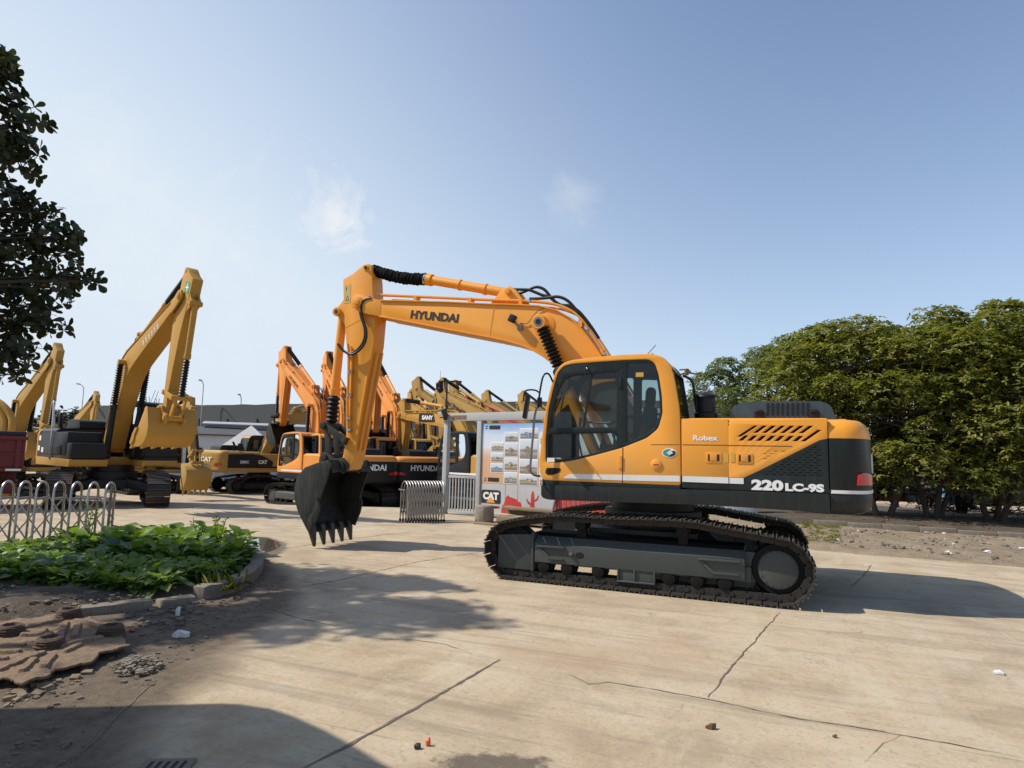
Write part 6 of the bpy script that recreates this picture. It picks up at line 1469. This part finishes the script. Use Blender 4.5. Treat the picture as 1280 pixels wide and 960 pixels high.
for k, (x, y) in enumerate(BOSS):
    def bs(mb):
        r2 = random.Random(k); r = .105; rings = []
        for zz, f in ((.05, 1.25), (.085, 1.16), (.094, 1.03), (.107, 1.11), (.114, .98), (.127, 1.06), (.134, .95), (.147, 1.0), (.155, .90), (.162, .84), (.165, .60), (.14, .50), (.115, .45)):
            rings.append([(x+math.cos(a*PI/9)*r*f*(1+r2.uniform(-.05, .05)), y+math.sin(a*PI/9)*r*f*(1+r2.uniform(-.05, .05)), zz+r2.uniform(-.004, .004)) for a in range(18)])
        mb.loft(rings)
    part('boss', 'clay_dark', bs, sh, smooth=50)
hp = gpoly([(132, 838), (160, 822), (205, 824), (206, 838), (180, 848), (140, 848)]); cx, cy = sum(p[0] for p in hp)/6, sum(p[1] for p in hp)/6
pts = [(x, y, s, max(0, .05*(1-math.hypot(x-cx, y-cy)/.4))) for x, y, s, z in in_poly(hp, 330, 3, .008, .034)]
o = stones('rubble_heap', pts, 'kerbstone'); tag(o, 'small heap of grey stone chips on the dirt beside the brown sheet', 'rubble', kind='stuff')
pts = in_poly(DIRT[:8]+[(-1.9, -8), (-4, -8.5), (-4.5, -5)], 900, 9, .005, .032, 0)
o = stones('grit', pts, 'grit', seed=8); tag(o, 'loose grit and pebbles over the dirty corner of the yard', 'grit', kind='stuff')
pts = in_poly(gpoly([(150, 765), (255, 752), (262, 775), (210, 790), (160, 785)]), 110, 2, .012, .06, .0)
o = stones('kerb_rubble', pts, 'grit', seed=5); tag(o, 'broken kerb crumbs at the front of the planted bed', 'rubble', kind='stuff')
pts = in_poly(gpoly([(0, 852), (60, 850), (120, 838), (110, 850), (40, 880), (0, 890)]), 60, 2, .015, .06, .0)
pts = in_poly(gpoly([(-30, 775), (-30, 738), (70, 745), (130, 752), (190, 752), (185, 760), (100, 768)]), 320, 14, .006, .04, .09)
o = stones('soil_clods', pts, 'grit', seed=15); tag(o, 'dark crumbly soil clods on the bare front of the planted bed', 'soil clods', kind='stuff')
pts = in_poly(gpoly([(0, 852), (60, 850), (120, 838), (110, 850), (40, 880), (0, 890)]), 60, 2, .015, .06, .0)
o = stones('wood_chips', pts, 'timber', seed=6); tag(o, 'splintered chips scattered in front of the brown sheet', 'debris', kind='stuff')
def litter(name, px, py, mat, label, cat, pts, rz=0, h=.02, crumple=.3, seed=1):
    p = G(px, py); s = link(name, None); s.location = (p.x, p.y, .006); s.rotation_euler = (0, 0, rz); bpy.data.objects.remove(s)
    def f(mb):
        r2 = random.Random(seed); n = len(pts); top = [(x, y, h*(.4+r2.random())) for x, y in pts]; c = (0, 0, h*1.3)
        mb.add(top+[c]+[(x*.96, y*.96, .0) for x, y in pts], [(i, (i+1) % n, n) for i in range(n)]+[(i, n+1+i, n+1+(i+1) % n, (i+1) % n) for i in range(n)])
    o = part(name, mat, f, None, smooth=0); o.location = (p.x, p.y, .005); o.rotation_euler = (0, 0, rz); tag(o, label, cat); return o
rndp = lambda r, n, s: [(math.cos(k*2*PI/n)*r*random.Random(s+k).uniform(.6, 1.2), math.sin(k*2*PI/n)*r*.7*random.Random(s+k+50).uniform(.6, 1.2)) for k in range(n)]
litter('litter', 226, 797, 'litter_white', 'crumpled pale scrap on the dirt right of the brown sheet', 'litter', [(-.08, -.01), (-.03, -.035), (-.01, -.012), (.05, -.02), (.075, .015), (.02, .012), (.0, .035), (-.04, .012)], .4, .05)
litter('litter', 222, 770, 'litter_white', 'small upright white scrap at the front kerb of the bed', 'litter', rndp(.035, 6, 4), .2, .07)
litter('litter', 165, 790, 'lens_red', 'thin red scrap beside the brown sheet', 'litter', rndp(.04, 6, 9), .2, .02)
litter('litter', 535, 932, 'litter_orange', 'small crumpled orange scrap on the front concrete', 'litter', rndp(.020, 7, 7), .2, .03)
litter('litter', 522, 936, 'iron', 'dark scrap beside the orange one on the front concrete', 'litter', rndp(.028, 6, 8), .2, .02)
litter('fallen_leaf', 888, 911, 'leaf_dry', 'curled brown leaf on the concrete in front of the tracks', 'leaf', [(-.035, 0), (0, -.022), (.04, 0), (0, .02)], .5, .025)
litter('fallen_leaf', 1043, 922, 'leaf_dry', 'tiny dark leaf on the concrete at lower right', 'leaf', [(-.015, 0), (0, -.012), (.018, 0), (0, .012)], .5, .012)
litter('litter', 1250, 843, 'litter_white', 'white chip on the concrete at the right edge', 'litter', rndp(.05, 6, 3), .2, .02)
p = G(205, 962); dr = empty('drain_grate', (p.x, p.y, .004), R(28), .62); tag(dr, 'small slotted concrete drain cover at the bottom left', 'drain')
part('cover', 'kerbstone', lambda mb: mb.box((-.22, -.16, .0), (.22, .16, .018)), dr, bevel=.006)
for k in range(5): part('slot', 'recess', lambda mb: mb.box((-.15+k*.07, -.10, .017), (-.12+k*.07, .10, .0205)), dr)

# bare twigs far left
for k, (px, lb) in enumerate(((180, 'left'), (193, 'right'))):
    q = gpos(px, 60); mb = MB(); r2 = random.Random(k)
    for j in range(7): mb.tube([(0, 0, 3), (r2.uniform(-.4, .4), r2.uniform(-.3, .3), 5), (r2.uniform(-.8, .8), r2.uniform(-.6, .6), r2.uniform(6, 7.8))], .03, 4)
    mb.cyl((0, 0, 0), (0, 0, 3.1), .09, .05, 6); me = bpy.data.meshes.new('bare_sapling'); me.from_pydata(mb.v, [], mb.f); me.materials.append(MATS['pole_grey']); o = link('bare_sapling', me); o.location = (q.x, q.y, -.6); tag(o, lb+' of two bare saplings beyond the big left boom', 'tree')

# wood on the hill: one mass of far crowns
V, F = [], []; r2 = random.Random(77)
for x, y, z in hv:
    if z > 1 and (Vector((x, y, 0))-CAM).length < 190:
        for _ in range(14):
            p = Vector((x+r2.uniform(-2, 2), y+r2.uniform(-2.5, 2.5), z+r2.uniform(-.6, .9))); d = rvec(r2); d.z = abs(d.z)*.4; leaf_blade(V, F, p, d.normalized(), Vector((r2.uniform(-.4, .4), -.3, 1)).normalized(), 1.3, .9)
o = link('far_wood', leafmesh('far_wood', V, F, 'leaf_wood')); tag(o, 'dark far wood covering the hill behind the left excavators', 'wood', kind='stuff')

# made-up hut beside the camera, unseen: added to shade the lower left corner
gh = empty('shadow_hut', (0, 0, 0)); tag(gh, 'unseen hut added left of the viewpoint, its flat canopy shaped to cast a shadow', 'shadow_hut')
SH = Vector((-.927, -.375, 0))*(3.2/math.tan(SUN_EL))
CAN = [(p.x+SH.x, p.y+SH.y) for p in [G(-60, 888), G(150, 884), G(300, 880), G(340, 886), G(370, 896), G(410, 914), G(450, 936), G(490, 961)]]  # canopy outline shaped back from the shadow edge it has to cast
CAN = CAN+[(-2.6, -10.4), (-7.5, -11.0)]
part('canopy', 'plaster', lambda mb: mb.prism(CAN, 3.05, 3.2, 'z'), gh, bevel=.01)
part('wall', 'plaster', lambda mb: mb.box((-7.0, -10.7, 0), (-4.4, -9.0, 3.05)), gh, bevel=.01)
w = part('window', 'recess', lambda mb: mb.box((-6.4, -9.0, 1.0), (-5.0, -8.985, 2.2)), gh); part('frame', 'grey_paint', lambda mb: (mb.box((-6.45, -9.0, .94), (-4.95, -8.96, 1.0)), mb.box((-6.45, -9.0, 2.2), (-4.95, -8.96, 2.26)), mb.box((-5.73, -8.985, 1.0), (-5.67, -8.96, 2.2))), w)
part('door', 'grey_paint', lambda mb: mb.box((-4.4, -10.4, 0), (-4.36, -9.5, 2.1)), gh, bevel=.01)
[part('post', 'grey_paint', lambda mb: mb.cyl((x, y, 0), (x, y, 3.05), .06), gh) for x, y in ((-4.6, -8.3), (-3.2, -8.9))]

# ------------------------------------------------------------------ light and sky
w = bpy.data.worlds.new('World'); scene.world = w; w.use_nodes = True
nt = w.node_tree; nt.nodes.clear()
out = N(nt, 'ShaderNodeOutputWorld'); bg = N(nt, 'ShaderNodeBackground'); L(nt, bg.outputs[0], out.inputs[0]); bg.inputs[1].default_value = .1
sky = N(nt, 'ShaderNodeTexSky', sky_type='NISHITA'); sky.sun_disc = False; sky.sun_elevation = SUN_EL
sky.sun_rotation = math.atan2(SUN_AZ.x, SUN_AZ.y); sky.air_density = 1.0; sky.dust_density = .7; sky.ozone_density = 2.0; sky.altitude = 0
tc = N(nt, 'ShaderNodeTexCoord'); sp = N(nt, 'ShaderNodeSeparateXYZ'); L(nt, tc.outputs['Generated'], sp.inputs[0])
# haze thickens towards the horizon and towards the sun's side
sd = N(nt, 'ShaderNodeVectorMath', operation='DOT_PRODUCT'); L(nt, tc.outputs['Generated'], sd.inputs[0]); sd.inputs[1].default_value = (-.93, .30, 0)
hz = mth(nt, 'POWER', 2.718, mth(nt, 'MULTIPLY', sp.outputs[2], -3.2))
sidef = N(nt, 'ShaderNodeMapRange', inp={'From Min': .0, 'From Max': .96, 'To Min': 0, 'To Max': 1.0}); L(nt, sd.outputs['Value'], sidef.inputs[0]); sidep = mth(nt, 'MULTIPLY', mth(nt, 'POWER', sidef.outputs[0], 3.0), .98)
hf = mth(nt, 'MULTIPLY', mth(nt, 'ADD', mth(nt, 'MULTIPLY', hz, .85), sidep), .96, True)
c = mixc(nt, 1.0, sky.outputs[0], (1.18, 1.37, 1.55), 'MULTIPLY'); c = mixc(nt, hf, c, (7.3, 8.3, 9.25))
def cloud(c, px, py, r, amt):
    d0 = ray(px, py).normalized(); dp_ = N(nt, 'ShaderNodeVectorMath', operation='DISTANCE'); L(nt, tc.outputs['Generated'], dp_.inputs[0]); dp_.inputs[1].default_value = d0
    n = nse(nt, tc.outputs['Generated'], 11, 8, .66, .5)
    f = mth(nt, 'SUBTRACT', mth(nt, 'ADD', mth(nt, 'SUBTRACT', 1.0, mth(nt, 'DIVIDE', dp_.outputs['Value'], r)), mth(nt, 'MULTIPLY', mth(nt, 'SUBTRACT', n, .5), 3.1)), .30)
    return mixc(nt, mth(nt, 'MULTIPLY', mth(nt, 'MULTIPLY', f, .8, True), amt), c, (9.3, 9.3, 9.4))
c = cloud(c, 412, 268, .088, 1.2); c = cloud(c, 716, 243, .07, .40); c = cloud(c, 190, 320, .25, .25)
L(nt, c, bg.inputs[0])
sl = bpy.data.lights.new('sun', 'SUN'); sl.energy = 5.0; sl.angle = R(.6); sl.color = (1.0, .93, .82)
so = bpy.data.objects.new('sun', sl); col.objects.link(so)
sdir = Vector((SUN_AZ.x*math.cos(SUN_EL), SUN_AZ.y*math.cos(SUN_EL), math.sin(SUN_EL)))
so.rotation_euler = sdir.to_track_quat('Z', 'Y').to_euler(); so.location = sdir*60
